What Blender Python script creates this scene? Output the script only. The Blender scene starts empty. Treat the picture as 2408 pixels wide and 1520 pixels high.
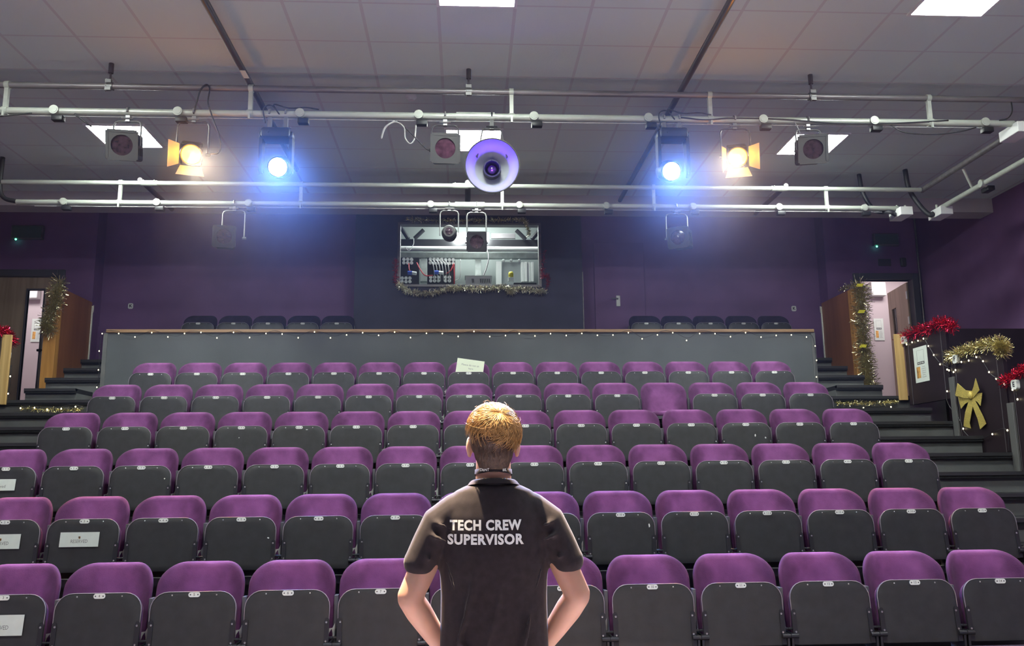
import bpy, bmesh, math, random
from mathutils import Vector, Matrix, Euler
from mathutils.bvhtree import BVHTree
PI = math.pi
random.seed(7)
C = bpy.context.scene.collection
SC = bpy.context.scene

# ------------------------------------------------------------------ camera, world, exposure
FPX, PITCH, YAW, ROLL = 2017.0, math.radians(10.2435), math.radians(3.1696), math.radians(-0.5633)
CZ = 1.576
cam_d = bpy.data.cameras.new('camera'); cam = bpy.data.objects.new('camera', cam_d); C.objects.link(cam)
cam_d.sensor_fit = 'HORIZONTAL'; cam_d.sensor_width = 36.0; cam_d.lens = 36.0*FPX/2408.0
cam_d.clip_start = 0.05; cam_d.clip_end = 100
cam.matrix_world = (Matrix.Translation((0, 0, CZ)) @ Matrix.Rotation(-YAW, 4, 'Z')
                    @ Matrix.Rotation(PI/2+PITCH, 4, 'X') @ Matrix.Rotation(ROLL, 4, 'Z'))
SC.camera = cam
w = bpy.data.worlds.new('world'); SC.world = w; w.use_nodes = True
w.node_tree.nodes['Background'].inputs[0].default_value = (0.55, 0.55, 0.66, 1)
w.node_tree.nodes['Background'].inputs[1].default_value = 0.13      # ambient fill added through the open end behind the camera
SC.view_settings.view_transform = 'Standard'; SC.view_settings.look = 'None'
SC.view_settings.gamma = 1.0; SC.view_settings.use_curve_mapping = False
SC.view_settings.exposure = 0.30
PANEL_L = 62.0            # radiance of the ceiling light panels
AMBER_W, BLUE_W, BLUE_SPILL, AMBER_SPILL, KEY_W = 3000.0, 3200.0, 600.0, 380.0, 3600.0
HAZE_D, PUFF_D = 0.0008, 0.0042
try:
    SC.cycles.max_bounces = 6; SC.cycles.diffuse_bounces = 3; SC.cycles.glossy_bounces = 3
    SC.cycles.transmission_bounces = 4; SC.cycles.volume_bounces = 0; SC.cycles.transparent_max_bounces = 8
    SC.cycles.sample_clamp_indirect = 4.0; SC.cycles.caustics_reflective = False; SC.cycles.caustics_refractive = False
    SC.cycles.use_denoising = True; SC.cycles.use_adaptive_sampling = True; SC.cycles.adaptive_threshold = 0.02
except Exception:
    pass

def ray(px, py):
    U, V = px-1204, py-760
    c, s = math.cos(ROLL), math.sin(ROLL); u = c*U+s*V; v = -s*U+c*V
    x, y, z = u/FPX, 1.0, -v/FPX
    c, s = math.cos(PITCH), math.sin(PITCH); y, z = c*y-s*z, s*y+c*z
    c, s = math.cos(YAW), math.sin(YAW); x, y = c*x+s*y, -s*x+c*y
    return x, y, z
def atY(px, py, Y):
    """Point at depth Y seen at a place of the photograph: used to read sizes and places off it."""
    x, y, z = ray(px, py); k = Y/y
    return Vector((x*k, Y, z*k+CZ))
def atX(px, py, X):
    x, y, z = ray(px, py); k = X/x
    return Vector((X, y*k, z*k+CZ))

# ------------------------------------------------------------------ helpers
def tag(o, label=None, cat=None, group=None, kind=None):
    if label: o['label'] = label
    if cat: o['category'] = cat
    if group: o['group'] = group
    if kind: o['kind'] = kind
    return o
def thing(name, label, cat, loc=(0, 0, 0), rot=(0, 0, 0), group=None):
    o = bpy.data.objects.new(name, None); C.objects.link(o)
    o.location = loc; o.rotation_euler = rot; o.empty_display_size = 0.05
    return tag(o, label, cat, group)
def copy_tree(o, parent=None):
    c = o.copy(); C.objects.link(c)
    if parent is not None: c.parent = parent
    for ch in list(o.children): copy_tree(ch, c)
    return c

class MB:
    def __init__(s): s.bm = bmesh.new(); s.mi = 0
    def face(s, vs):
        try:
            f = s.bm.faces.new(vs); f.material_index = s.mi; return f
        except ValueError: return None
    def box(s, c, d, rot=None, bev=0.0):
        M = Matrix.Translation(c) @ (rot.to_matrix().to_4x4() if isinstance(rot, Euler) else (rot if rot else Matrix()))
        hx, hy, hz = d[0]/2, d[1]/2, d[2]/2
        if bev <= 0:
            v = [s.bm.verts.new(M @ Vector((x*hx, y*hy, z*hz))) for x in (-1, 1) for y in (-1, 1) for z in (-1, 1)]
            for q in ((0, 1, 3, 2), (4, 6, 7, 5), (0, 4, 5, 1), (2, 3, 7, 6), (0, 2, 6, 4), (1, 5, 7, 3)): s.face([v[i] for i in q])
        else:
            t = bmesh.new(); bmesh.ops.create_cube(t, size=1.0)
            for vv in t.verts: vv.co = Vector((vv.co.x*d[0], vv.co.y*d[1], vv.co.z*d[2]))
            bmesh.ops.bevel(t, geom=list(t.edges), offset=bev, segments=2, affect='EDGES', profile=0.5)
            mp = {vv: s.bm.verts.new(M @ vv.co) for vv in t.verts}
            for f in t.faces: s.face([mp[vv] for vv in f.verts])
            t.free()
        return s
    def span(s, a, b, bev=0.0):
        c = [(a[i]+b[i])/2 for i in range(3)]; d = [abs(b[i]-a[i]) for i in range(3)]
        return s.box(c, d, None, bev)
    def ring(s, c, ax, ay, n, rx, ry):
        return [s.bm.verts.new(c + ax*(rx*math.cos(2*PI*k/n)) + ay*(ry*math.sin(2*PI*k/n))) for k in range(n)]
    def loft(s, rings, cap=True):
        for a, b in zip(rings, rings[1:]):
            n = len(a)
            for k in range(n): s.face([a[k], a[(k+1) % n], b[(k+1) % n], b[k]])
        if cap:
            s.face(list(reversed(rings[0]))); s.face(rings[-1])
        return s
    def tube(s, pts, r, n=8, cap=True, flat=1.0):
        pts = [Vector(p) for p in pts]; rs = r if isinstance(r, (list, tuple)) else [r]*len(pts)
        rings = []; up = None
        for i, p in enumerate(pts):
            t = (pts[min(i+1, len(pts)-1)]-pts[max(i-1, 0)])
            t = t.normalized() if t.length > 1e-9 else Vector((0, 0, 1))
            if up is None:
                up = Vector((0, 0, 1)) if abs(t.z) < 0.9 else Vector((1, 0, 0))
            x = t.cross(up)
            if x.length < 1e-6: x = t.cross(Vector((0.3, 1, 0.2)))
            x.normalize(); up = x.cross(t).normalized()
            rings.append(s.ring(p, x, up, n, rs[i], rs[i]*flat))
        return s.loft(rings, cap)
    def cyl(s, a, b, r, n=16): return s.tube([a, b], r, n)
    def lathe(s, prof, c, axis, n=32, cap=False):
        """prof: (distance along axis, radius) pairs."""
        axis = Vector(axis).normalized(); up = Vector((0, 0, 1)) if abs(axis.z) < 0.9 else Vector((1, 0, 0))
        x = axis.cross(up).normalized(); y = x.cross(axis)
        return s.loft([s.ring(Vector(c)+axis*h, x, y, n, max(r, 1e-4), max(r, 1e-4)) for h, r in prof], cap)
    def prism(s, poly, f0, f1):
        """poly: 2D outline; f0/f1 map an outline point to 3D for the two ends."""
        a = [s.bm.verts.new(f0(p)) for p in poly]; b = [s.bm.verts.new(f1(p)) for p in poly]
        return s.loft([a, b])
    def sphere(s, c, r, n=12, sc=(1, 1, 1)):
        m = n//2
        rings = []
        for i in range(m+1):
            th = PI*i/m; rr = max(math.sin(th), 1e-3)*r
            rings.append([s.bm.verts.new(Vector(c)+Vector((rr*math.cos(2*PI*k/n)*sc[0], rr*math.sin(2*PI*k/n)*sc[1], math.cos(th)*r*sc[2]))) for k in range(n)])
        return s.loft(list(reversed(rings)))
    def build(s, name, mat, parent=None, smooth=False, angle=None):
        bmesh.ops.recalc_face_normals(s.bm, faces=list(s.bm.faces))
        me = bpy.data.meshes.new(name); s.bm.to_mesh(me); s.bm.free()
        for m in (mat if isinstance(mat, (list, tuple)) else [mat]): me.materials.append(m)
        if smooth or angle:
            me.polygons.foreach_set('use_smooth', [True]*len(me.polygons))
            if angle:
                try: me.set_sharp_from_angle(angle=math.radians(angle))
                except Exception: pass
        o = bpy.data.objects.new(name, me); C.objects.link(o)
        if parent is not None: o.parent = parent
        return o
def rrect(w, h, r, r2=None, n=7):
    """Rounded-rectangle outline, centred in x, from z=0 to h; r top corners, r2 bottom ones."""
    r2 = r if r2 is None else r2; out = []
    for cx, cz, rr, a0 in ((w/2-r, h-r, r, 0), (-w/2+r, h-r, r, PI/2), (-w/2+r2, r2, r2, PI), (w/2-r2, r2, r2, 3*PI/2)):
        for k in range(n): out.append((cx+rr*math.cos(a0+PI/2*k/(n-1)), cz+rr*math.sin(a0+PI/2*k/(n-1))))
    return out
def curve_pts(ctrl, n=8):
    """Catmull-Rom through control points."""
    P = [Vector(p) for p in ctrl]; P = [P[0]*2-P[1]]+P+[P[-1]*2-P[-2]]; out = []
    for i in range(1, len(P)-2):
        for k in range(n):
            t = k/n; a, b, c, d = P[i-1], P[i], P[i+1], P[i+2]
            out.append(0.5*((2*b)+(c-a)*t+(2*a-5*b+4*c-d)*t*t+(-a+3*b-3*c+d)*t**3))
    return out+[P[-2]]
def text_mesh(body, size, M, depth=0.0, bold=0.0, align='CENTER', space=1.0):
    cu = bpy.data.curves.new('lettering', 'FONT'); cu.body = body; cu.size = size; cu.align_x = align; cu.align_y = 'CENTER'
    cu.extrude = depth; cu.offset = bold; cu.resolution_u = 3; cu.space_character = space
    o = bpy.data.objects.new('lettering', cu); C.objects.link(o)
    dg = bpy.context.evaluated_depsgraph_get(); me = bpy.data.meshes.new_from_object(o.evaluated_get(dg))
    bpy.data.objects.remove(o); bpy.data.curves.remove(cu)
    me.transform(M); return me
def add_text(mb, body, size, M, mi, bold=0.0, depth=0.0, fit=None):
    me = text_mesh(body, size, Matrix(), depth, bold)
    sx = 1.0
    if fit:
        xs = [v.co.x for v in me.vertices]
        if xs: sx = fit/max(max(xs)-min(xs), 1e-6)
    vs = [mb.bm.verts.new(M @ Vector((v.co.x*sx, v.co.y, v.co.z))) for v in me.vertices]
    for p in me.polygons:
        try:
            f = mb.bm.faces.new([vs[i] for i in p.vertices]); f.material_index = mi
        except ValueError: pass
    bpy.data.meshes.remove(me)
FACE_CAM = Matrix.Rotation(PI/2, 4, 'X')          # text in XZ plane, readable from -Y

# ------------------------------------------------------------------ materials
def mat(name, col, rough=0.6, metal=0.0, spec=0.5, var=0.0, scale=8.0, bump=0.0, bscale=40.0, stretch=(1, 1, 1), sheen=0.0, emit=None, es=0.0, sss=0.0, coord='Object', objvar=0.0):
    m = bpy.data.materials.new(name); m.use_nodes = True; nt = m.node_tree; N = nt.nodes; L = nt.links
    b = N['Principled BSDF']
    b.inputs['Base Color'].default_value = (*col, 1); b.inputs['Roughness'].default_value = rough; b.inputs['Metallic'].default_value = metal
    b.inputs['Specular IOR Level'].default_value = spec
    if sheen: b.inputs['Sheen Weight'].default_value = sheen; b.inputs['Sheen Roughness'].default_value = 0.4
    if emit: b.inputs['Emission Color'].default_value = (*emit, 1); b.inputs['Emission Strength'].default_value = es
    if sss:
        b.inputs['Subsurface Weight'].default_value = sss; b.inputs['Subsurface Radius'].default_value = (0.02, 0.006, 0.003); b.inputs['Subsurface Scale'].default_value = 0.5
    if var or bump:
        tc = N.new('ShaderNodeTexCoord'); mp = N.new('ShaderNodeMapping'); L.new(tc.outputs[coord], mp.inputs[0]); mp.inputs['Scale'].default_value = stretch
    if var:
        n = N.new('ShaderNodeTexNoise'); n.inputs['Scale'].default_value = scale; n.inputs['Detail'].default_value = 5; L.new(mp.outputs[0], n.inputs['Vector'])
        if objvar:
            oi = N.new('ShaderNodeObjectInfo'); ad = N.new('ShaderNodeVectorMath'); ad.operation = 'ADD'; ml = N.new('ShaderNodeVectorMath'); ml.operation = 'SCALE'
            cv = N.new('ShaderNodeCombineXYZ'); L.new(oi.outputs['Random'], cv.inputs[0]); L.new(oi.outputs['Random'], cv.inputs[2])
            L.new(cv.outputs[0], ml.inputs[0]); ml.inputs['Scale'].default_value = 37; L.new(mp.outputs[0], ad.inputs[0]); L.new(ml.outputs[0], ad.inputs[1]); L.new(ad.outputs[0], n.inputs['Vector'])
        cr = N.new('ShaderNodeValToRGB'); L.new(n.outputs['Fac'], cr.inputs[0])
        cr.color_ramp.elements[0].position = 0.3; cr.color_ramp.elements[1].position = 0.7
        cr.color_ramp.elements[0].color = (*[c*(1-var) for c in col], 1); cr.color_ramp.elements[1].color = (*[min(1, c*(1+var)) for c in col], 1)
        L.new(cr.outputs[0], b.inputs['Base Color'])
    if bump:
        n2 = N.new('ShaderNodeTexNoise'); n2.inputs['Scale'].default_value = bscale; n2.inputs['Detail'].default_value = 4; L.new(mp.outputs[0], n2.inputs['Vector'])
        bp = N.new('ShaderNodeBump'); bp.inputs['Strength'].default_value = bump; bp.inputs['Distance'].default_value = 0.02
        L.new(n2.outputs['Fac'], bp.inputs['Height']); L.new(bp.outputs[0], b.inputs['Normal'])
    return m
def emis(name, col, s):
    m = bpy.data.materials.new(name); m.use_nodes = True; nt = m.node_tree
    for n in list(nt.nodes): nt.nodes.remove(n)
    o = nt.nodes.new('ShaderNodeOutputMaterial'); e = nt.nodes.new('ShaderNodeEmission')
    e.inputs[0].default_value = (*col, 1); e.inputs[1].default_value = s; nt.links.new(e.outputs[0], o.inputs[0]); return m
def wood(name, c1, c2, scale=3.0, stretch=(6, 6, 0.5), rough=0.45):
    m = bpy.data.materials.new(name); m.use_nodes = True; nt = m.node_tree; N = nt.nodes; L = nt.links; b = N['Principled BSDF']
    b.inputs['Roughness'].default_value = rough
    tc = N.new('ShaderNodeTexCoord'); mp = N.new('ShaderNodeMapping'); L.new(tc.outputs['Object'], mp.inputs[0]); mp.inputs['Scale'].default_value = stretch
    n = N.new('ShaderNodeTexNoise'); n.inputs['Scale'].default_value = scale; n.inputs['Detail'].default_value = 7; n.inputs['Distortion'].default_value = 0.6; L.new(mp.outputs[0], n.inputs['Vector'])
    cr = N.new('ShaderNodeValToRGB'); L.new(n.outputs['Fac'], cr.inputs[0]); cr.color_ramp.elements[0].position = 0.32; cr.color_ramp.elements[1].position = 0.68
    cr.color_ramp.elements[0].color = (*c1, 1); cr.color_ramp.elements[1].color = (*c2, 1); L.new(cr.outputs[0], b.inputs['Base Color'])
    bp = N.new('ShaderNodeBump'); bp.inputs['Strength'].default_value = 0.08; L.new(n.outputs['Fac'], bp.inputs['Height']); L.new(bp.outputs[0], b.inputs['Normal'])
    return m
def ceiling_mat():
    m = bpy.data.materials.new('ceiling_tiles'); m.use_nodes = True; nt = m.node_tree; N = nt.nodes; L = nt.links; b = N['Principled BSDF']
    b.inputs['Roughness'].default_value = 0.85; b.inputs['Specular IOR Level'].default_value = 0.2
    tc = N.new('ShaderNodeTexCoord'); sp = N.new('ShaderNodeSeparateXYZ'); L.new(tc.outputs['Object'], sp.inputs[0])
    def line(out, off, wd):
        a = N.new('ShaderNodeMath'); a.operation = 'ADD'; a.inputs[1].default_value = off; L.new(out, a.inputs[0])
        d = N.new('ShaderNodeMath'); d.operation = 'DIVIDE'; d.inputs[1].default_value = 0.6; L.new(a.outputs[0], d.inputs[0])
        f = N.new('ShaderNodeMath'); f.operation = 'FRACT'; L.new(d.outputs[0], f.inputs[0])
        c = N.new('ShaderNodeMath'); c.operation = 'SUBTRACT'; c.inputs[1].default_value = 0.5; L.new(f.outputs[0], c.inputs[0])
        ab = N.new('ShaderNodeMath'); ab.operation = 'ABSOLUTE'; L.new(c.outputs[0], ab.inputs[0])
        g = N.new('ShaderNodeMath'); g.operation = 'GREATER_THAN'; g.inputs[1].default_value = 0.5-wd; L.new(ab.outputs[0], g.inputs[0]); return g.outputs[0]
    gx = line(sp.outputs[0], 0.21+6, 0.022); gy = line(sp.outputs[1], -6.13+12, 0.016)
    mx = N.new('ShaderNodeMath'); mx.operation = 'MAXIMUM'; L.new(gx, mx.inputs[0]); L.new(gy, mx.inputs[1])
    n = N.new('ShaderNodeTexNoise'); n.inputs['Scale'].default_value = 60; n.inputs['Detail'].default_value = 4; L.new(tc.outputs['Object'], n.inputs['Vector'])
    n2 = N.new('ShaderNodeTexNoise'); n2.inputs['Scale'].default_value = 0.9; L.new(tc.outputs['Object'], n2.inputs['Vector'])
    cr = N.new('ShaderNodeValToRGB'); L.new(n2.outputs['Fac'], cr.inputs[0]); cr.color_ramp.elements[0].color = (.70, .80, .755, 1); cr.color_ramp.elements[1].color = (.74, .84, .795, 1)
    mi = N.new('ShaderNodeMixRGB'); L.new(mx.outputs[0], mi.inputs[0]); L.new(cr.outputs[0], mi.inputs[1]); mi.inputs[2].default_value = (.64, .67, .66, 1)
    L.new(mi.outputs[0], b.inputs['Base Color'])
    bp = N.new('ShaderNodeBump'); bp.inputs['Strength'].default_value = 0.12; bp.inputs['Distance'].default_value = 0.01; L.new(n.outputs['Fac'], bp.inputs['Height']); L.new(bp.outputs[0], b.inputs['Normal'])
    return m
M = {}
M['wall'] = mat('purple_wall_paint', (.23, .125, .28), .75, spec=.3, var=.12, scale=1.5, bump=.05, bscale=90)
M['booth'] = mat('navy_board', (.048, .048, .090), .6, spec=.4, var=.15, scale=2.5)
M['ceil'] = ceiling_mat()
M['bulk'] = mat('bulkhead_paint', (.50, .48, .49), .8, spec=.2, var=.06, scale=2)
M['floor'] = mat('stage_floor', (.56, .50, .46), .5, var=.1, scale=3)
M['riser'] = mat('riser_board', (.15, .155, .155), .6, spec=.3, var=.15, scale=4, bump=.05, bscale=60)
M['tread'] = mat('tread_carpet', (.022, .022, .026), .9, spec=.2, var=.2, scale=30, bump=.2, bscale=200)
M['nosing'] = mat('nosing_strip', (.04, .04, .045), .4, spec=.5)
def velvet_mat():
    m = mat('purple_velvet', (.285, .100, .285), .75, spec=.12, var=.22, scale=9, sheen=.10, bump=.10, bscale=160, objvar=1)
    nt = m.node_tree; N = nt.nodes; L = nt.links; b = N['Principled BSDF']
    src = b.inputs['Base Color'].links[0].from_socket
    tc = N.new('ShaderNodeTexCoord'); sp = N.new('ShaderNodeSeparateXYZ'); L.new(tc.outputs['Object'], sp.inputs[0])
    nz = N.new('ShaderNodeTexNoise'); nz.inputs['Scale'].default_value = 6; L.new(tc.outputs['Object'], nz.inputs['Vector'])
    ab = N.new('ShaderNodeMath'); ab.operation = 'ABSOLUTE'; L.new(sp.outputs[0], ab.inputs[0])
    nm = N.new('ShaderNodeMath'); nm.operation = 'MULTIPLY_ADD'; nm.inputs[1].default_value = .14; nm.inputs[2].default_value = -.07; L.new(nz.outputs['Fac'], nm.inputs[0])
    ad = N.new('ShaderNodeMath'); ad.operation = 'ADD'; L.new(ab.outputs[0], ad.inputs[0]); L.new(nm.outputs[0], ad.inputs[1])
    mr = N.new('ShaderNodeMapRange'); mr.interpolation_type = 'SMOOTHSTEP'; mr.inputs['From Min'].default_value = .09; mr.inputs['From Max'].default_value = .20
    mr.inputs['To Min'].default_value = 1.0; mr.inputs['To Max'].default_value = .42; L.new(ad.outputs[0], mr.inputs['Value'])  # sides painted darker to imitate the shading of the dished velvet back
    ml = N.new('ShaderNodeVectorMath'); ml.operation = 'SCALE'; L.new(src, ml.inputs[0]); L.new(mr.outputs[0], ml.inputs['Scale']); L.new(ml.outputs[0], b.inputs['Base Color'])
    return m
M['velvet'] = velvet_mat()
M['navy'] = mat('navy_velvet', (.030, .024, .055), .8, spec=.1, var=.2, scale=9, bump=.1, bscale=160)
M['board'] = mat('seat_board', (.036, .038, .042), .45, spec=.6, var=.18, scale=14, objvar=1, bump=.03, bscale=120)
M['steel'] = mat('dark_steel', (.045, .045, .055), .4, metal=.4, spec=.5)
M['post'] = mat('grey_post', (.13, .13, .145), .5, spec=.4)
M['lip'] = mat('board_edge_highlight', (.32, .28, .33), .3, spec=.6)  # pale tone stands for the highlight on the board edge
M['silver'] = mat('silver_gold_tinsel', (.92, .88, .68), .28, metal=.9)
M['redd'] = mat('dark_red_tinsel', (.38, .02, .06), .3, metal=.5)
M['black'] = mat('black_plastic', (.012, .012, .014), .5, spec=.4)
M['plate'] = mat('white_plate', (.95, .97, .92), .4, emit=None)
M['ink'] = mat('dark_ink', (.03, .03, .035), .6)
M['greyink'] = mat('grey_ink', (.22, .23, .23), .7)
M['tagm'] = mat('pale_tag', (.80, .82, .76), .6, var=.1, scale=60)
M['bolt'] = mat('bolt_steel', (.7, .7, .7), .3, metal=1.0)
M['barrier'] = mat('barrier_grey', (.11, .12, .128), .55, spec=.4, var=.12, scale=1.6, bump=.04, bscale=80)
M['rail'] = wood('rail_wood', (.30, .17, .09), (.50, .32, .18), 2.0, (.6, 6, 6))
M['woodred'] = wood('screen_wood', (.20, .075, .035), (.30, .12, .055), 1.6, (3, 3, .35))
M['woodor'] = wood('orange_wood', (.42, .19, .045), (.60, .30, .08), 2.5, (8, 8, .5))
M['woodpine'] = wood('pine', (.55, .34, .12), (.75, .52, .22), 2.5, (8, 8, .5))
M['doorwood'] = wood('door_veneer', (.36, .27, .19), (.48, .37, .27), 1.5, (9, 9, .6))
M['frame'] = mat('door_frame_paint', (.10, .10, .12), .5, spec=.4)
M['glass'] = mat('clear_glass', (.9, .95, .95), .02)
M['pink'] = mat('corridor_wall', (.66, .56, .58), .8, var=.03, scale=2)
M['white'] = mat('white_paint', (.80, .82, .80), .5)
M['blk_panel'] = mat('black_panel', (.020, .012, .018), .5, spec=.35, var=.2, scale=5)
M['alu'] = mat('aluminium_tube', (.50, .54, .48), .36, metal=.25, spec=.5, var=.08, scale=9, stretch=(.4, 3, 3))
M['tube'] = mat('grey_tube', (.24, .225, .235), .45, metal=.5, var=.2, scale=5, stretch=(.5, 3, 3))
M['dtube'] = mat('dark_tube', (.10, .09, .10), .45, metal=.3)
M['lampblack'] = mat('lamp_black', (.014, .014, .017), .45, spec=.45)
M['lampgrey'] = mat('lamp_grey', (.085, .085, .085), .45, metal=.3, spec=.5)
M['lens'] = mat('dark_lens', (.035, .02, .028), .12, spec=.8, var=.5, scale=25)
M['gel'] = mat('magenta_filter', (.075, .030, .050), .12, spec=.8, var=.4, scale=18)
M['leaf'] = mat('barn_door_metal', (.34, .31, .27), .55)
M['galv'] = mat('galvanised_yoke', (.25, .25, .25), .4, metal=.6)
M['refl'] = mat('scoop_reflector', (.62, .66, .66), .42, metal=.35, spec=.5)
M['violet'] = emis('violet_lamp', (.20, .05, 1.0), 3.0)
M['panel'] = emis('panel_diffuser', (.93, 1.0, .93), PANEL_L)
M['amber'] = emis('amber_lens', (1.0, .40, .03), 12.0)
M['bluel'] = emis('blue_lens', (.55, .78, 1.0), 26.0)
M['tube_l'] = emis('booth_lamp', (.92, 1.0, .96), 60.0)
M['cable'] = mat('cable_black', (.03, .03, .035), .5)
M['cablew'] = mat('cable_grey', (.45, .45, .45), .5)
M['red'] = mat('red_cable', (.55, .05, .06), .5)
M['bluec'] = mat('blue_plug', (.05, .10, .50), .4)
M['gold'] = mat('gold_tinsel', (.92, .82, .40), .25, metal=.92)
M['brown'] = mat('dull_gold_tinsel', (.80, .74, .45), .22, metal=.95)
M['redt'] = mat('red_tinsel', (.72, .02, .06), .22, metal=.9)
M['glitter'] = mat('gold_glitter', (.70, .55, .15), .5, metal=.35, var=.45, scale=220, bump=.3, bscale=260)
M['yellow'] = mat('hazard_yellow', (.80, .72, .05), .5)
M['bulb'] = emis('fairy_bulb', (1.0, .86, .50), 5.0)
M['paper'] = mat('white_paper', (.80, .86, .80), .6, var=.03, scale=20)
M['papery'] = mat('lined_note', (.72, .78, .62), .6)
M['skin'] = mat('skin', (.50, .29, .215), .5, spec=.4, sss=.25, var=.06, scale=12)
M['hair'] = mat('blond_hair_lit', (.36, .215, .085), .45, spec=.3, var=.35, scale=70)  # lit tone of the hair, part of the lamp light painted in
M['hairdark'] = mat('short_hair_shaded', (.055, .033, .024), .5, spec=.4, var=.4, scale=90, bump=.4, bscale=160, stretch=(1, 1, .3))  # lower hair: its shade is painted in as a darker colour
M['shirt'] = mat('black_shirt', (.027, .023, .028), .8, spec=.1, sheen=.12, var=.15, scale=40, bump=.06, bscale=500)
M['trouser'] = mat('trousers', (.02, .02, .025), .8)
M['cabinet'] = mat('grey_cabinet', (.30, .33, .33), .5, spec=.4)
M['steelw'] = mat('galvanised_trunking', (.55, .60, .58), .45, metal=.3, var=.15, scale=12)
M['bwall'] = mat('booth_wall', (.26, .29, .28), .7)
M['ledg'] = emis('green_led', (.1, 1.0, .5), 6.0)
M['exitg'] = mat('exit_sign_face', (.11, .16, .15), .35, spec=.5)
M['orange'] = mat('show_poster', (.75, .30, .08), .6, var=.8, scale=14)
def glass_mat():
    m = bpy.data.materials.new('thin_glass'); m.use_nodes = True; nt = m.node_tree
    for n in list(nt.nodes): nt.nodes.remove(n)
    o = nt.nodes.new('ShaderNodeOutputMaterial'); t = nt.nodes.new('ShaderNodeBsdfTransparent'); g = nt.nodes.new('ShaderNodeBsdfGlossy')
    g.inputs['Roughness'].default_value = .03; f = nt.nodes.new('ShaderNodeFresnel'); f.inputs[0].default_value = 1.45; mx = nt.nodes.new('ShaderNodeMixShader')
    t.inputs[0].default_value = (.93, .95, .95, 1)
    nt.links.new(f.outputs[0], mx.inputs[0]); nt.links.new(t.outputs[0], mx.inputs[1]); nt.links.new(g.outputs[0], mx.inputs[2]); nt.links.new(mx.outputs[0], o.inputs[0]); return m
M['glass'] = glass_mat()

# ------------------------------------------------------------------ the room
RISE, ROWP, N1 = .3535, .9275, 4.169
def NOSE(i): return N1+ROWP*(i-1)
CEIL, XW, YB, YD = 5.2, 7.05, 12.9, 12.6
AX = 5.17                                   # line of the stair balustrades
def struct(mb, name, m, label=None, **k):
    o = mb.build(name, m, None, **k); o['kind'] = 'structure'
    if label: o['label'] = label
    return o
struct(MB().span((-9, -4, -.1), (9, 4.4, 0)), 'floor', M['floor'])
struct(MB().span((-XW, 4.3, -.1), (XW, YD+4, -.02)), 'floor_2', M['floor'])
struct(MB().span((-9, -4, CEIL), (9, 10.66, CEIL+.1)), 'ceiling', M['ceil'])
struct(MB().span((-XW, 10.66, CEIL-.19), (XW, 10.95, CEIL+.8)), 'ceiling_beam', M['bulk'])
struct(MB().span((-XW, 10.95, CEIL+.55), (XW, YB+.10, CEIL+.65)), 'ceiling_rear', M['bulk'])
struct(MB().span((-XW-.15, -4, 0), (-XW, YD+.12, 6)), 'wall_left', M['wall'])
struct(MB().span((XW, -4, 0), (XW+.15, YD+.12, 6)), 'wall_right', M['wall'])
# back wall: the deep part behind the last row, with the booth front standing proud of it
BX0, BX1, YBO = -1.64, 1.76, 12.5
WX0, WX1, WZ0, WZ1 = -.985, 1.118, 4.405, 5.347      # booth hatch opening
struct(MB().span((-5.45, YB, 2.9), (BX0, YB+.12, 6)).span((BX1, YB, 2.9), (5.56, YB+.12, 6)), 'wall_back', M['wall'])
b = MB()
b.span((-5.45, YB-.035, 2.9), (BX0-.02, YB, 3.86)).span((2.75, YB-.035, 2.9), (5.3, YB, 3.86))
struct(b, 'baseboard_back', M['wall'])
b = MB().span((BX0, YBO, 2.9), (BX1, YBO+.1, WZ0)).span((BX0, YBO, WZ1), (BX1, YBO+.1, 5.75)).span((BX0, YBO, WZ0), (WX0, YBO+.1, WZ1)).span((WX1, YBO, WZ0), (BX1, YBO+.1, WZ1))
b.span((BX0, YBO+.1, 2.9), (BX0+.06, YB+.1, 5.75)).span((BX1-.06, YBO+.1, 2.9), (BX1, YB+.1, 5.75))
struct(b, 'wall_booth', M['booth'])
# lobby walls beside it, each with a door opening
DRX0, DRX1, DRZ1 = 6.07, 6.90, 4.535           # right opening
DLX0, DLX1, DLZ1 = -6.83, -5.96, 4.55          # left opening
LOB = 7*RISE
b = MB().span((5.56, YD, LOB-1), (DRX0, YD+.12, 6)).span((DRX1, YD, LOB-1), (XW, YD+.12, 6)).span((DRX0, YD, DRZ1), (DRX1, YD+.12, 6)).span((5.56, YD+.12, LOB-1), (5.62, YB+.12, 6))
struct(b, 'wall_lobby_right', M['wall'])
b = MB().span((-XW, YD, LOB-1), (DLX0, YD+.12, 6)).span((DLX1, YD, LOB-1), (-5.45, YD+.12, 6)).span((DLX0, YD, DLZ1), (DLX1, YD+.12, 6)).span((-5.51, YD+.12, LOB-1), (-5.45, YB+.12, 6))
struct(b, 'wall_lobby_left', M['wall'])
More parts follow.
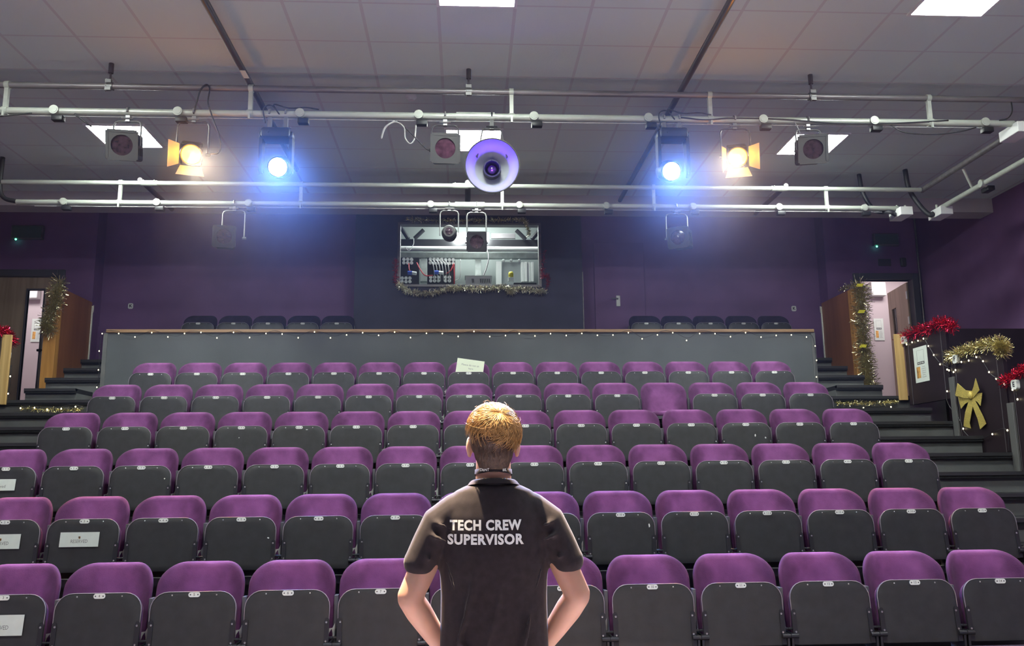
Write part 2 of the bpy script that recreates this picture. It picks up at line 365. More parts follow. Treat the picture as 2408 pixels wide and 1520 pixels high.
# raked tiers, half-steps in the aisles, lobby floors
def tread(b, x0, x1, y0, y1, z):
    b.mi = 0; b.span((x0, y0+.035, z-.36), (x1, y1+.1, z-.055))
    b.mi = 1; b.span((x0, y0, z-.055), (x1, y1+.1, z-.003))
    b.mi = 2; b.span((x0, y0-.006, z-.032), (x1, y0+.05, z)); b.mi = 0
for i in range(1, 10):
    b = MB()
    xw = AX if i <= 7 else 5.1
    tread(b, -xw, xw, NOSE(i), NOSE(i+1) if i < 9 else YB, i*RISE)
    b.mi = 0; b.span((-xw, NOSE(i)+.06, 0), (xw, NOSE(i)+.25, i*RISE-.2))
    o = struct(b, 'floor_tier', [M['riser'], M['tread'], M['nosing']])
for sgn in (-1, 1):
    for i in range(0, 9):
        b = MB(); y0 = NOSE(i+1)-.464
        xa, xb = (3.92, AX) if i < 7 else (4.52, 5.1)
        tread(b, min(sgn*xa, sgn*xb), max(sgn*xa, sgn*xb), y0, NOSE(i+1)-.1, (i+.5)*RISE)
        struct(b, 'floor_step', [M['riser'], M['tread'], M['nosing']])
    b = MB(); x0, x1 = sorted((sgn*AX, sgn*XW)); b.span((x0, NOSE(7), 0), (x1, YD+.02, LOB))
    struct(b, 'floor_lobby', M['riser'])
    b = MB(); x0, x1 = sorted((sgn*5.6, sgn*XW)); b.span((x0, NOSE(7)-.06, 0), (x1, NOSE(7), 3.26))
    struct(b, 'wall_guard', M['blk_panel'])
    b = MB(); x0, x1 = sorted((sgn*5.22, sgn*XW)); b.span((x0, 4.3, 0), (x1, NOSE(7)-.06, .6))
    struct(b, 'floor_side', M['blk_panel'])
# corridors behind the doors
for nm, x0, x1, yb, zc in (('right', 5.85, 8.4, 14.1, 5.1), ('left', -8.4, -5.75, 14.1, 5.1)):
    b = MB().span((x0-.1, YD+.12, LOB-.1), (x1+.1, yb+.1, LOB)).span((x0-.1, yb, LOB), (x1+.1, yb+.1, zc)).span((x0-.1, YD+.12, zc), (x1+.1, yb+.1, zc+.1)).span((x0-.1, YD+.12, LOB), (x0, yb, zc)).span((x1, YD+.12, LOB), (x1+.1, yb, zc))
    struct(b, 'wall_corridor_'+nm, M['pink'])
    la = bpy.data.lights.new('corridor_light', 'AREA'); la.energy = 20 if nm == 'right' else 24; la.size = .6; la.color = (1, .93, .92)
    lo = bpy.data.objects.new('corridor_light', la); C.objects.link(lo); lo.location = ((x0+x1)/2, 13.2, zc-.03)
# door casings
def casing(name, x0, x1, z1):
    b = MB(); w_ = .10
    b.span((x0-w_, YD-.03, LOB), (x0, YD+.13, z1+w_), .008).span((x1, YD-.03, LOB), (x1+w_, YD+.13, z1+w_), .008).span((x0, YD-.03, z1), (x1, YD+.13, z1+w_), .008)
    return struct(b, name, M['frame'])
casing('trim_1', DRX0, DRX1, DRZ1); casing('trim_2', DLX0, DLX1, DLZ1)
# right door: leaf swung back into the corridor, hinged on its far side
d = thing('door_1', None, None, (DRX1-.02, YD+.13, LOB)); d['kind'] = 'structure'; d['label'] = 'wood-veneer door standing open into the pale corridor'
d.rotation_euler = (0, 0, math.radians(-97))
b = MB().span((-.82, 0, .01), (-.68, .045, 2.05)).span((-.5, 0, .01), (0, .045, 2.05)).span((-.68, 0, .01), (-.5, .045, .25)).span((-.68, 0, 1.75), (-.5, .045, 2.05)); b.build('leaf', M['doorwood'], d)
MB().span((-.68, .018, .25), (-.5, .026, 1.75)).build('vision_pane', M['glass'], d)
for z in (.9, 1.45, 1.85): MB().span((-.035, -.012, z-.06), (.012, 0, z+.06)).build('hinge_plate', M['white'], d)
# left door: shut, with a slim vision panel
d = thing('door_2', None, None, (DLX0, YD+.04, LOB)); d['kind'] = 'structure'; d['label'] = 'closed wood-veneer door with tall slim vision panel'
W_ = DLX1-DLX0; H_ = DLZ1-LOB-.004
v0, v1, vz0, vz1 = .435, .665, .20, 1.88
b = MB().span((.004, 0, .008), (v0, .045, H_)).span((v1, 0, .008), (W_-.004, .045, H_)).span((v0, 0, .008), (v1, .045, vz0)).span((v0, 0, vz1), (v1, .045, H_))
b.build('leaf', M['doorwood'], d)
b = MB().span((v0-.02, -.01, vz0-.02), (v0, .055, vz1+.02)).span((v1, -.01, vz0-.02), (v1+.02, .055, vz1+.02)).span((v0, -.01, vz0-.02), (v1, .055, vz0)).span((v0, -.01, vz1), (v1, .055, vz1+.02))
b.build('bead', M['frame'], d)
MB().span((v0, .02, vz0), (v1, .026, vz1)).build('vision_pane', M['glass'], d)
b = MB().cyl((v1+.07, -.055, .30), (v1+.07, -.055, 1.35), .012).cyl((v1+.07, -.055, .98), (v1+.07, 0, .98), .01).cyl((v1+.07, -.055, .35), (v1+.07, 0, .35), .01)
b.build('pull_bar', M['galv'], d)
MB().cyl((v1-.0, -.055, .98), (v1+.12, -.055, .98), .018).build('clamp', M['black'], d)
# door in the back wall beside the booth, painted over like the wall, with a white lever plate
d = thing('door_3', None, None, (2.0, YB-.03, 3.18)); d['kind'] = 'structure'; d['label'] = 'navy door in back wall with white lever plate'
MB().span((0, 0, 0), (.78, .03, 2.0), .004).build('leaf', M['wall'], d)
p = atY(1454, 708, YB-.04); lx, lz = p.x-2.0, p.z-3.18
b = MB(); b.box((lx, -.006, lz), (.06, .012, .17), None, .005); b.build('lever_plate', M['plate'], d)
b = MB(); b.tube([(lx-.01, -.01, lz+.03), (lx-.01, -.05, lz+.03), (lx-.11, -.055, lz+.03)], .009); b.build('lever', M['galv'], d)
# white edge strip on the booth corner
struct(MB().span((BX1-.004, YBO-.012, 3.25), (BX1+.01, YBO+.02, 4.62)), 'trim_3', M['tube'])

# ------------------------------------------------------------------ barrier behind the sixth row
bar = thing('barrier_wall', 'long charcoal barrier with timber rail behind the sixth seat row', 'barrier', (0, NOSE(8), 7*RISE))
MB().span((-4.42, -.02, 0), (4.47, .10, .905)).build('panel', M['barrier'], bar)
b = MB().span((-4.40, -.045, .905), (4.47, .115, .945), .006); b.build('rail', M['rail'], bar)
MB().span((4.43, -.03, 0), (4.48, -.02, .9)).span((-4.43, -.03, 0), (-4.38, -.02, .9)).build('edge_trim', M['riser'], bar)

# ------------------------------------------------------------------ tip-up seats
def plate_shape(outline, rings, yf):
    """Rounded slab: outline in (x,z); rings = (scale, y offset); yf(x,z) bends it."""
    b = MB(); cx = 0; cz = (min(p[1] for p in outline)+max(p[1] for p in outline))/2
    RS = []
    for sc, dy in rings:
        RS.append([b.bm.verts.new(((p[0]-cx)*sc[0], yf((p[0]-cx)*sc[0], cz+(p[1]-cz)*sc[1])+dy, cz+(p[1]-cz)*sc[1])) for p in outline])
    b.loft(RS, cap=True); return b
def slab_rings(w, h, t, e, inner=(.8, .55, .3, .08), puff=0.0):
    """front (y=-) puffed, back flat."""
    def S(d): return ((w/2-d)/(w/2), (h/2-d)/(h/2))
    R = []
    for k in reversed(inner): R.append(((k*S(e)[0], k*S(e)[1]), -puff*(1-k*k)))
    R += [(S(e), 0), (S(e*.3), e*.35), (S(0), e), (S(0), t-e), (S(e*.3), t-e*.35), (S(e), t)]
    for k in inner: R.append(((k*S(e)[0], k*S(e)[1]), t))
    return R
HZ = .335
HY = -.035
TILT = math.radians(-7)
def seat_parts(num, cloth='velvet'):
    root = thing('theatre_seat', 'x', 'seat')
    # folded seat pan (pivots on the hinge line)
    pw, ph = .452, .335
    out = [(x, z-.035) for x, z in rrect(pw, ph, .088, .03)]
    pan = plate_shape(out, slab_rings(pw, ph, .022, .004), lambda x, z: 0).build('seat_pan', M['board'], root, angle=40)
    pan.location = (0, HY, HZ); pan.rotation_euler = (TILT, 0, 0)
    out2 = [(x*1.0, z-.02) for x, z in rrect(pw-.012, ph-.03, .085, .04)]
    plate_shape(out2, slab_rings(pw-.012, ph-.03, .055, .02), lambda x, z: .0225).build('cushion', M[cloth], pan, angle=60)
    # pale lipping: the highlight along the board top is put into its colour
    pts = [Vector((x*1.004, -.001, z*1.0)) for x, z in out[0:14]]
    ed = [Vector((pw/2, -.001, .08))]+pts+[Vector((-pw/2, -.001, .08))]
    MB().tube(ed, .0024, 6).build('lipping_highlight', M['lip'], pan, smooth=True)
    b = MB(); b.mi = 0
    st = rrect(.062, .026, .0129, .0129, 8)
    b.prism([(x, z+.272) for x, z in st], lambda p: (p[0], -.0045, p[1]), lambda p: (p[0], .001, p[1]))
    b.mi = 1
    for sx in (-.02, .02): b.cyl((sx, -.0058, .285), (sx, -.004, .285), .0034, 8)
    add_text(b, str(num), .0185, Matrix.Translation((0, -.0052, .285)) @ FACE_CAM, 1)
    b.build('number_plate', [M['plate'], M['ink']], pan)
    for s in (-1, 1):
        b = MB(); b.mi = 0
        b.prism([(s*(pw/2-.010)+x*.8, z+.0-.03) for x, z in rrect(.032, .185, .014, .004, 5)], lambda p: (p[0], -.004, p[1]), lambda p: (p[0], .0005, p[1]))
        b.mi = 1
        for z in (.132, .035): b.sphere((s*(pw/2-.013), -.004, z), .006, 8, (1, .6, 1))
        b.build('bracket', [M['steel'], M['bolt']], pan, angle=40)
    for s in (-1, 1): MB().sphere((s*.118, -.001, .283), .0045, 8, (1, .6, 1)).build('screw', M['bolt'], pan, smooth=True)
    # backrest, slightly dished, leaning back
    bw, bh = .476, .438
    out = [(x, z+.335) for x, z in rrect(bw, bh, .125, .05, 10)]
    yb = lambda x, z: .108+(z-.335)*.24-.092*(abs(x)/.238)**2.5
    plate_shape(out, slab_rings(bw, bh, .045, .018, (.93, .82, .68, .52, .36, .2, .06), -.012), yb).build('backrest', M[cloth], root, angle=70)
    out = [(x, z+.345) for x, z in rrect(bw-.03, bh-.03, .115, .05, 10)]
    plate_shape(out, slab_rings(bw-.03, bh-.03, .01, .003, (.9, .7, .45, .2)), lambda x, z: yb(x, z)+.046).build('back_shell', M['black'], root, angle=60)
    # uprights, beam and feet
    b = MB()
    for s in (-1, 1): b.span((s*.2475-.0065, .055, 0), (s*.2475+.0065, .115, .595), .002)
    b.span((-.25, .05, .2), (.25, .11, .25)); b.span((-.25, .0, 0), (-.235, .2, .012)); b.span((.235, .0, 0), (.25, .2, .012))
    b.build('frame', M['post'], root)
    for s in (-1, 1):
        b = MB(); b.cyl((s*.205, HY-.008, HZ+.016), (s*.249, HY-.008, HZ+.016), .013, 12)
        b.span((s*.238-.006, HY-.012, .27), (s*.238+.006, .11, HZ+.03)); b.cyl((s*.222, HY+.02, HZ+.05), (s*.249, HY+.02, HZ+.05), .007, 8)
        b.span((s*.215-.02, HY-.02, .24), (s*.215+.02, HY+.03, .27))
        b.build('hinge', M['steel'], root, angle=40)
    b = MB(); b.prism([(.208, .352), (.249, .378), (.249, .45), (.236, .425), (.205, .42), (.205, .352)], lambda p: (p[0], .048, p[1]), lambda p: (p[0], .052, p[1]))
    b.build('pale_tab', M['tagm'], root)
    return root
ORD = ['first', 'second', 'third', 'fourth', 'fifth', 'sixth', 'seventh', 'eighth', 'ninth', 'tenth', 'eleventh', 'twelfth', 'thirteenth', 'fourteenth', 'fifteenth']
ROWN = ['', 'front row', 'second row', 'third row', 'fourth row', 'fifth row', 'sixth row, against the barrier']
SEATX = lambda c: .0385+.5*c
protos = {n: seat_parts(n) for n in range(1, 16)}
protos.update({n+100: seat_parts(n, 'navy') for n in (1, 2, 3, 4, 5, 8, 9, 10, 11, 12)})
used = set(); seats = {}
ROWY = {i: 4.909+ROWP*(i-1) for i in range(1, 10)}; ROWY[6] = 9.60
def put_seat(c, row, label, group, num=None, y=None, x=None, down=False):
    num = num or c+8
    r = protos[num] if num not in used else copy_tree(protos[num]); used.add(num)
    r.location = (SEATX(c) if x is None else x, ROWY[row] if y is None else y, row*RISE)
    r['label'] = label; r['group'] = group
    if x is None: seats[(row, c)] = r
    if down:
        for ch in r.children:
            if ch.name.startswith('seat_pan'): ch.rotation_euler = (math.radians(84), 0, 0)
    return r
for row, c0, c1 in ((1, -5, 6), (2, -6, 7), (3, -7, 7), (4, -7, 7), (5, -7, 7), (6, -7, 7)):
    for c in range(c1, c0-1, -1):
        k = c1-c
        what = 'purple tip-up seat'
        if (row, c) == (5, 4): lab = 'purple seat with its pan folded down, in the fifth row'
        elif (row, c) == (6, 0): lab = 'purple tip-up seat holding the pale note, in the sixth row'
        elif (row, c) in ((1, -5), (2, -6), (2, -5), (3, -7)):
            lab = {(1, -5): 'purple tip-up seat with a reserved sheet, in the front row', (2, -6): 'purple tip-up seat at the second row end, reserved sheet cut by the frame',
                   (2, -5): 'purple tip-up seat with the whole RESERVED sheet, second row', (3, -7): 'purple tip-up seat with lower-case reserved sheet, third row'}[(row, c)]
        else: lab = 'purple tip-up seat, %s from the gold-bow staircase in the %s' % (ORD[k], ROWN[row])
        if row == 1 and 'staircase' in lab: lab = lab.replace('from the', 'in view from the').replace('in the front', 'of the front')
        put_seat(c, row, lab, 'seats in the '+ROWN[row].split(',')[0], down=(row, c) == (5, 4))
# back row against the far wall, two blocks either side of the booth
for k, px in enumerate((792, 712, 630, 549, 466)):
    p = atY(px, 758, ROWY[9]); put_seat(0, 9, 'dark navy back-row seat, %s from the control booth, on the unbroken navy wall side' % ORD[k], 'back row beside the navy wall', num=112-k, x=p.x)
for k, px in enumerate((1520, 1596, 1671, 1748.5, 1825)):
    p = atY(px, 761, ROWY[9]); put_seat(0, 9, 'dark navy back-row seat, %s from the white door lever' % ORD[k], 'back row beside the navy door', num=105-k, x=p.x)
for n, r in protos.items():
    if n not in used:
        for o in [x for ch in r.children for x in list(ch.children)]+list(r.children)+[r]: bpy.data.objects.remove(o)

# pale chips where the paint has been knocked off a few boards
for row, c, px, py, w_, h_ in ((4, 5, 1775, 1025, .018, .03), (4, 5, 1799, 1030, .02, .02), (2, 2, 1526, 1236, .012, .035), (2, -3, 632, 1265, .016, .012), (3, -5, 388, 1126, .011, .014), (2, -5, 153, 1263, .012, .025), (4, -3, 722, 1011, .022, .008), (4, -4, 563, 1030, .009, .009), (1, 0, 1112, 1410, .01, .01), (1, -4, 470, 1462, .008, .004), (3, 0, 1067, 1000, .01, .006)):
    if (row, c) not in seats: continue
    pan = [o for o in seats[(row, c)].children if o.name.startswith('seat_pan')][0]
    p = atY(px, py, ROWY[row]); zl = (p.z-row*RISE-HZ)/math.cos(TILT); xl = p.x-SEATX(c)
    if abs(xl) > .215 or not 0 < zl < .29: continue
    rr_ = random.Random(px); q = [(math.cos(2*PI*k/9)*w_/2*rr_.uniform(.5, 1.1), math.sin(2*PI*k/9)*h_/2*rr_.uniform(.5, 1.1)) for k in range(9)]
    MB().prism(q, lambda v: (xl+v[0], -.0012, zl+v[1]), lambda v: (xl+v[0], .001, zl+v[1])).build('paint_chip', M['plate'], pan)

# paper sheets taped on seat backs
def sheet(row, c, word, label, px, py, w_=.245, h_=.092):
    p = atY(px, py, ROWY[row]); zl = p.z-row*RISE-HZ; y = ROWY[row]+HY+math.sin(-TILT)*zl-.0075
    t = thing('reserved_sheet', label, 'sheet', (p.x, y, p.z), (TILT, 0, 0), 'reserved sheets on seats')
    MB().box((0, 0, 0), (w_, .0015, h_)).build('paper', M['paper'], t)
    b = MB(); add_text(b, word, .03, Matrix.Translation((0, -.0014, -.012)) @ FACE_CAM, 0, fit=.105); b.build('lettering', M['greyink'], t)
    b = MB(); b.mi = 0; b.prism([(-.006, .02), (.006, .02), (.006, .008), (0, .003), (-.006, .008)], lambda q: (q[0], -.0014, q[1]), lambda q: (q[0], -.0008, q[1]))
    b.mi = 1; b.box((-.003, -.0016, .015), (.006, .0005, .008)).box((.003, -.0016, .010), (.006, .0005, .006))
    b.build('crest', [M['orange'], M['ink']], t)
sheet(2, -5, 'RESERVED', 'white RESERVED sheet fully in view on a second-row seat', 190, 1269)
sheet(2, -6, 'RESERVED', 'white RESERVED sheet cut by the picture edge, second row', 5, 1274)
sheet(1, -5, 'RESERVED', 'white RESERVED sheet on the front-row seat, lowest one', 2, 1470, .255, .105)
sheet(3, -7, 'Reserved', 'white sheet with lower-case Reserved, third row', 0, 1141, .245, .085)
p = atY(1105, 863, ROWY[6]+.10)
t = thing('paper_note', 'pale green note standing on a sixth-row seat', 'note', (p.x, ROWY[6]+.085, p.z-.02), (math.radians(-12), math.radians(8), 0))
MB().box((0, 0, 0), (.31, .002, .21)).build('paper', M['papery'], t)
b = MB()
add_text(b, 'Please do not sit', .03, Matrix.Translation((0, -.002, .035)) @ FACE_CAM, 0, fit=.20); add_text(b, 'here', .03, Matrix.Translation((.01, -.002, -.005)) @ FACE_CAM, 0)
b.build('lettering', M['greyink'], t)

# ------------------------------------------------------------------ ceiling panels
def panel(x, y, label, light_only=False):
    t = thing('ceiling_light', label, 'light panel', (x, y, CEIL), group='square ceiling light panels')
    b = MB()
    for s in (-1, 1): b.span((s*.30-.012, -.312, -.016), (s*.30+.012, .312, 0)).span((-.288, s*.30-.012, -.016), (.288, s*.30+.012, 0))
    b.build('frame', M['white'], t)
    MB().span((-.288, -.288, -.010), (.288, .288, -.004)).build('diffuser', M['panel'], t)
PX = {'l': -3.61, 'c': .09, 'r': 3.84}
panel(PX['l'], 8.83, 'lit square ceiling panel beyond the left bar lamp, over the far rows')
panel(PX['c'], 8.83, 'lit square ceiling panel half hidden by the big scoop lamp')
panel(PX['r'], 8.83, 'lit square ceiling panel behind the lamp nearest the box-ended bar')
panel(PX['c'], 5.83, 'near lit square ceiling panel midway over the rows')
panel(PX['r'], 5.83, 'near lit square ceiling panel on the box-ended bar side')
panel(PX['l'], 5.75, 'near lit square ceiling panel just out of view')
for k in 'lcr': panel(PX[k], 2.75, 'lit square ceiling panel over the stage front')

# ------------------------------------------------------------------ lighting bars
YF, YR = 7.2, 9.5
ZFU, ZFL, ZRU, ZRL = 4.985, 4.748, 4.908, 4.674
def px_x(px, Y, z):
    """x of a point at depth Y and height z that stands in the photograph's column px."""
    lo, hi = -12, 12
    for _ in range(50):
        m = (lo+hi)/2; c, s = math.cos(YAW), math.sin(YAW); x = c*m-s*Y; y = s*m+c*Y
        c, s = math.cos(PITCH), math.sin(PITCH); dd = c*y+s*(z-CZ); zz = -s*y+c*(z-CZ); u = FPX*x/dd; v = -FPX*zz/dd
        U = 1204+math.cos(ROLL)*u-math.sin(ROLL)*v
        if U < px: lo = m
        else: hi = m
    return lo
def scaffold(name, label, Y, z, x0, x1, drops, m, joints=(), hang=()):
    t = thing(name, label, 'pipe', ((x0+x1)/2, Y, z)); cx = (x0+x1)/2
    MB().cyl((x0-cx, 0, 0), (x1-cx, 0, 0), .027).build('tube', m, t, angle=40)
    for px in joints:
        x = px_x(px, Y, z)-cx; b = MB(); b.cyl((x-.09, 0, 0), (x+.09, 0, 0), .034); b.sphere((x-.06, -.03, .02), .012, 8).sphere((x+.06, -.03, .02), .012, 8)
        b.build('coupler', M['alu'], t, angle=40)
    for px in hang:
        x = px_x(px, Y, z)-cx; b = MB()
        b.cyl((x, 0, .03), (x, 0, CEIL-z-.05), .009, 8).cyl((x, 0, CEIL-z-.09), (x, 0, CEIL-z), .022, 10)
        b.build('ceiling_rod', M['dtube'], t)
        b = MB(); b.cyl((x-.03, 0, 0), (x+.03, 0, 0), .036, 10); b.box((x, -.03, .035), (.05, .03, .03)).box((x, -.03, -.035), (.05, .03, .03)).cyl((x-.02, -.03, -.06), (x-.02, -.03, .06), .006, 6)
        b.build('clamp', M['galv'], t, angle=40)
    return t
def wired_bar(name, label, Y, z, x0, x1, sockets, drops, dz, joints=(), ybox=None):
    cx = (x0+x1)/2; t = thing(name, label, 'lighting bar', (cx, Y, z))
    MB().cyl((x0-cx, 0, 0), (x1-cx, 0, 0), .030).build('tube', M['alu'], t, angle=40)
    MB().tube([(x0-cx+.2, .0, -.045), (x1-cx-.2, 0, -.045)], .0035, 6).build('wire', M['cablew'], t)
    for px in sockets:
        x = px_x(px, Y, z)-cx
        b = MB(); b.mi = 0; b.cyl((x, -.045, 0), (x, .03, 0), .040, 20); b.cyl((x, -.049, 0), (x, -.045, 0), .030, 20)
        b.mi = 1; b.span((x-.02, -.035, -.092), (x+.075, .03, -.045), .006); b.build('socket', [M['alu'], M['lampblack']], t, angle=40)
    for px in drops:
        x = px_x(px, Y, z)-cx
        b = MB(); b.box((x, 0, dz/2), (.034, .034, dz-.05)); b.cyl((x-.02, 0, dz), (x+.02, 0, dz), .036, 12).cyl((x-.025, 0, 0), (x+.025, 0, 0), .036, 12); b.box((x, -.03, -.03), (.016, .016, .06))
        b.build('drop_tube', M['alu'], t, angle=40)
    for px in joints:
        x = px_x(px, Y, z)-cx; MB().cyl((x-.17, 0, 0), (x+.17, 0, 0), .040).build('sleeve', M['alu'], t, angle=40)
    return t, cx
scaffold('scaffold_pipe', 'grey scaffold pipe clamped on three ceiling rods above the lamps', YF, ZFU, -5.6, 6.6, (), M['tube'], (), (258, 1102, 1909))
fb, fcx = wired_bar('lighting_bar', 'long pale lighting bar carrying the amber and blue lamps', YF, ZFL, -5.6, 5.05, (131, 421, 707, 985, 1255, 1523, 1792, 2052, 2312), (12, 588, 1203, 1671, 2188), ZFU-ZFL, (1118,))
def endbox(t, x, y, z, rz=0):
    R = Matrix.Rotation(rz, 4, 'Z'); b = MB(); b.box((x, y, z), (.15, .28, .10), R, .006); b.build('junction_box', M['white'], t)
    b = MB()
    for k in (-.05, .05):
        q = R @ Vector((k, -.02, 0)); b.cyl((x+q.x, y+q.y, z+.04), (x+q.x, y+q.y, z+.10), .014, 8)
    b.build('box_clip', M['alu'], t)
endbox(fb, 5.10-fcx, .05, -.06)
scaffold('scaffold_pipe', 'pale scaffold pipe close to the ceiling above the rear lighting bar', YR, ZRU, -5.2, 5.42, (), M['alu'], (352, 1083, 1831))
rb, rcx = wired_bar('lighting_bar', 'rear pale lighting bar hanging across the control booth hatch', YR, ZRL, -5.02, 5.12, (152, 371, 586, 1013, 1221, 1425, 1628, 1830, 2030), (281, 707, 1181, 1538, 1945), ZRU-ZRL, (1105,))
endbox(rb, 5.16-rcx, .02, -.06)
# beams that run front to back
def along(name, label, x, z, y0, y1, m, r=.028):
    t = thing(name, label, 'pipe', (x, (y0+y1)/2, z)); h = (y1-y0)/2
    MB().cyl((0, -h, 0), (0, h, 0), r).build('tube', m, t, angle=40); return t
t = along('ceiling_pipe', 'dark front-to-back ceiling pipe with white label, above the left blue lamp', -1.91, 5.05, 1.0, 9.4, M['dtube'])
b = MB(); b.box((.012, 7.0-5.2, -.03), (.045, .14, .003)); b.build('white_label', M['paper'], t)
along('ceiling_pipe', 'dark front-to-back ceiling pipe rising above the right blue lamp', 1.97, 5.05, 1.0, 10.4, M['dtube'])
along('brace_pipe', 'short dark brace behind the rear pipe on the shut-door side', -3.70, 4.96, 9.53, 10.62, M['dtube'])
along('brace_pipe', 'short dark brace behind the rear pipe at the middle', .03, 4.96, 9.53, 10.62, M['dtube'], .034)
along('brace_pipe', 'short dark brace behind the rear pipe near the open door', 3.80, 4.96, 9.53, 10.62, M['dtube'])
sp = along('side_pipe', 'dark scaffold pipe running along the side wall above the aisle', 5.46, 4.92, 3.0, 9.55, M['tube'], .032)
sb = thing('side_lighting_bar', 'pale lighting bar running front to back above the open-door aisle', 'lighting bar', (5.62, 6.5, 4.672))
MB().cyl((0, -3.5, 0), (0, 2.95, 0), .030).build('tube', M['alu'], sb, angle=40)
for y in (1.2, 2.1, .2):
    b = MB(); b.mi = 0; b.cyl((-.045, y, 0), (.03, y, 0), .042, 20); b.mi = 1; b.span((.02, y-.03, -.08), (.10, y+.10, -.03), .006); b.build('socket', [M['alu'], M['lampblack']], sb, angle=40)
b = MB(); b.cyl((0, 2.3, 0), (-.12, 2.25, .22), .016, 8); b.build('drop_tube', M['alu'], sb)
endbox(sb, 0, 2.98, -.06)
def cable(name, label, pts, r=.006, m='cable', cat='cable', n=8):
    b = MB(); b.tube(curve_pts(pts, n), r, 6); o = b.build(name, M[m], None, smooth=True); return tag(o, label, cat)
def pts_px(lst): return [atY(x, y, Y) for x, y, Y in lst]
a = atY(2020, 412, 9.78); a.z = CEIL
cable('conduit', 'fat dark conduit from the ceiling to the rear bar box', [a, a+Vector((.02, -.02, -.25)), a+Vector((.10, -.12, -.5)), Vector((5.0, 9.47, 4.62)), Vector((5.08, 9.50, 4.60))], .026)
a = atY(2128, 400, 9.6); a.z = CEIL
cable('conduit', 'fat dark conduit from the ceiling to the side bar box', [a, a+Vector((.03, .0, -.25)), a+Vector((.12, -.05, -.48)), Vector((5.50, 9.50, 4.60)), Vector((5.54, 9.48, 4.615))], .028)
cable('conduit', 'dark conduit down from the ceiling on the shut-door side', [(-5.22, 9.5, CEIL), (-5.22, 9.5, 4.85), (-5.16, 9.5, 4.72), (-5.02, 9.5, 4.68)], .026)
cable('cable_loop', 'black cable looped between pipe and bar beside the left amber lamp', pts_px([(455, 268, 7.17), (463, 240, 7.16), (472, 212, 7.15), (485, 199, 7.16), (493, 210, 7.16), (489, 240, 7.15), (495, 262, 7.15), (503, 285, 7.15), (515, 318, 7.14), (519, 345, 7.14), (512, 360, 7.13), (495, 362, 7.14)]), .007)
cable('cable_loop', 'grey cable looped under the bar beside the plum-filter lamp', pts_px([(928, 284, 7.15), (905, 300, 7.14), (897, 326, 7.14), (907, 300, 7.13), (930, 287, 7.13), (950, 300, 7.13), (953, 325, 7.13), (965, 338, 7.13), (975, 325, 7.13), (978, 295, 7.15)]), .006, 'cablew')
cable('power_cable', 'thin cable slanting from the bar to the plum-filter lamp', pts_px([(935, 285, 7.15), (965, 312, 7.13), (1000, 348, 7.12), (1018, 356, 7.13)]), .006)
cable('power_cable', 'black cable swagging between two sockets at the box end of the front bar', pts_px([(2095, 295, 7.17), (2130, 312, 7.15), (2200, 316, 7.15), (2260, 309, 7.15), (2295, 300, 7.17)]), .006)
cable('power_cable', 'black cable laid along the front bar near the unlit square lamp', pts_px([(1600, 276, 7.165), (1660, 282, 7.165), (1720, 278, 7.165), (1850, 281, 7.165), (1960, 290, 7.165), (2100, 290, 7.165), (2230, 283, 7.165)]), .006)
cable('power_cable', 'black cable hanging from the upper pipe end above the box-ended bar', pts_px([(2378, 240, 7.18), (2380, 262, 7.16), (2370, 278, 7.16), (2350, 283, 7.17)]), .006)
cable('power_cable', 'black cable from the left bar socket toward the square lamp', pts_px([(175, 268, 7.18), (200, 287, 7.2), (215, 298, 7.22)]), .007)
cable('power_cable', 'black cable under the far end of the front bar', pts_px([(0, 274, 7.18), (40, 270, 7.18), (75, 266, 7.18)]), .006)
cable('power_cable', 'pale cable dropping behind the lamp near the open-door aisle', pts_px([(1868, 285, 7.17), (1880, 310, 7.2), (1882, 330, 7.22)]), .004, 'cablew')

# ------------------------------------------------------------------ lamps on the bars
def yoke(b, w_, h_, zt, r=.009, y=0):
    """U-shaped bracket: top at zt, legs down h_."""
    rr = .04
    b.tube([(-w_/2, y, zt-h_), (-w_/2, y, zt-rr), (-w_/2+.012, y, zt-.012), (-w_/2+rr, y, zt), (w_/2-rr, y, zt), (w_/2-.012, y, zt-.012), (w_/2, y, zt-rr), (w_/2, y, zt-h_)], r, 8)
def hook(b, z0, z1):
    """clamp from the yoke top z0 up round the bar whose centre is z1."""
    b.box((0, 0, (z0+z1)/2-.02), (.035, .03, (z1-z0)-.03)); b.tube([(0, .036, z1-.03), (0, .038, z1+.015), (0, 0, z1+.040), (0, -.036, z1+.02), (0, -.036, z1-.01)], .009, 8)
    b.cyl((-.05, -.02, z0+.02), (.05, -.02, z0+.02), .007, 6)
def aim(v):
    v = Vector(v).normalized(); return v.to_track_quat('-Y', 'Z').to_matrix().to_4x4()
def spot(name, loc, target, watts, col, ang, blend, size=.06, parent=None):
    l = bpy.data.lights.new(name, 'SPOT'); l.energy = watts; l.color = col; l.spot_size = math.radians(ang); l.spot_blend = blend; l.shadow_soft_size = size
    o = bpy.data.objects.new(name, l); C.objects.link(o); o.location = loc
    o.rotation_euler = (Vector(target)-Vector(loc)).to_track_quat('-Z', 'Y').to_euler(); return o
def xform(mb, Mx):
    for v in mb.bm.verts: v.co = Mx @ v.co
    return mb
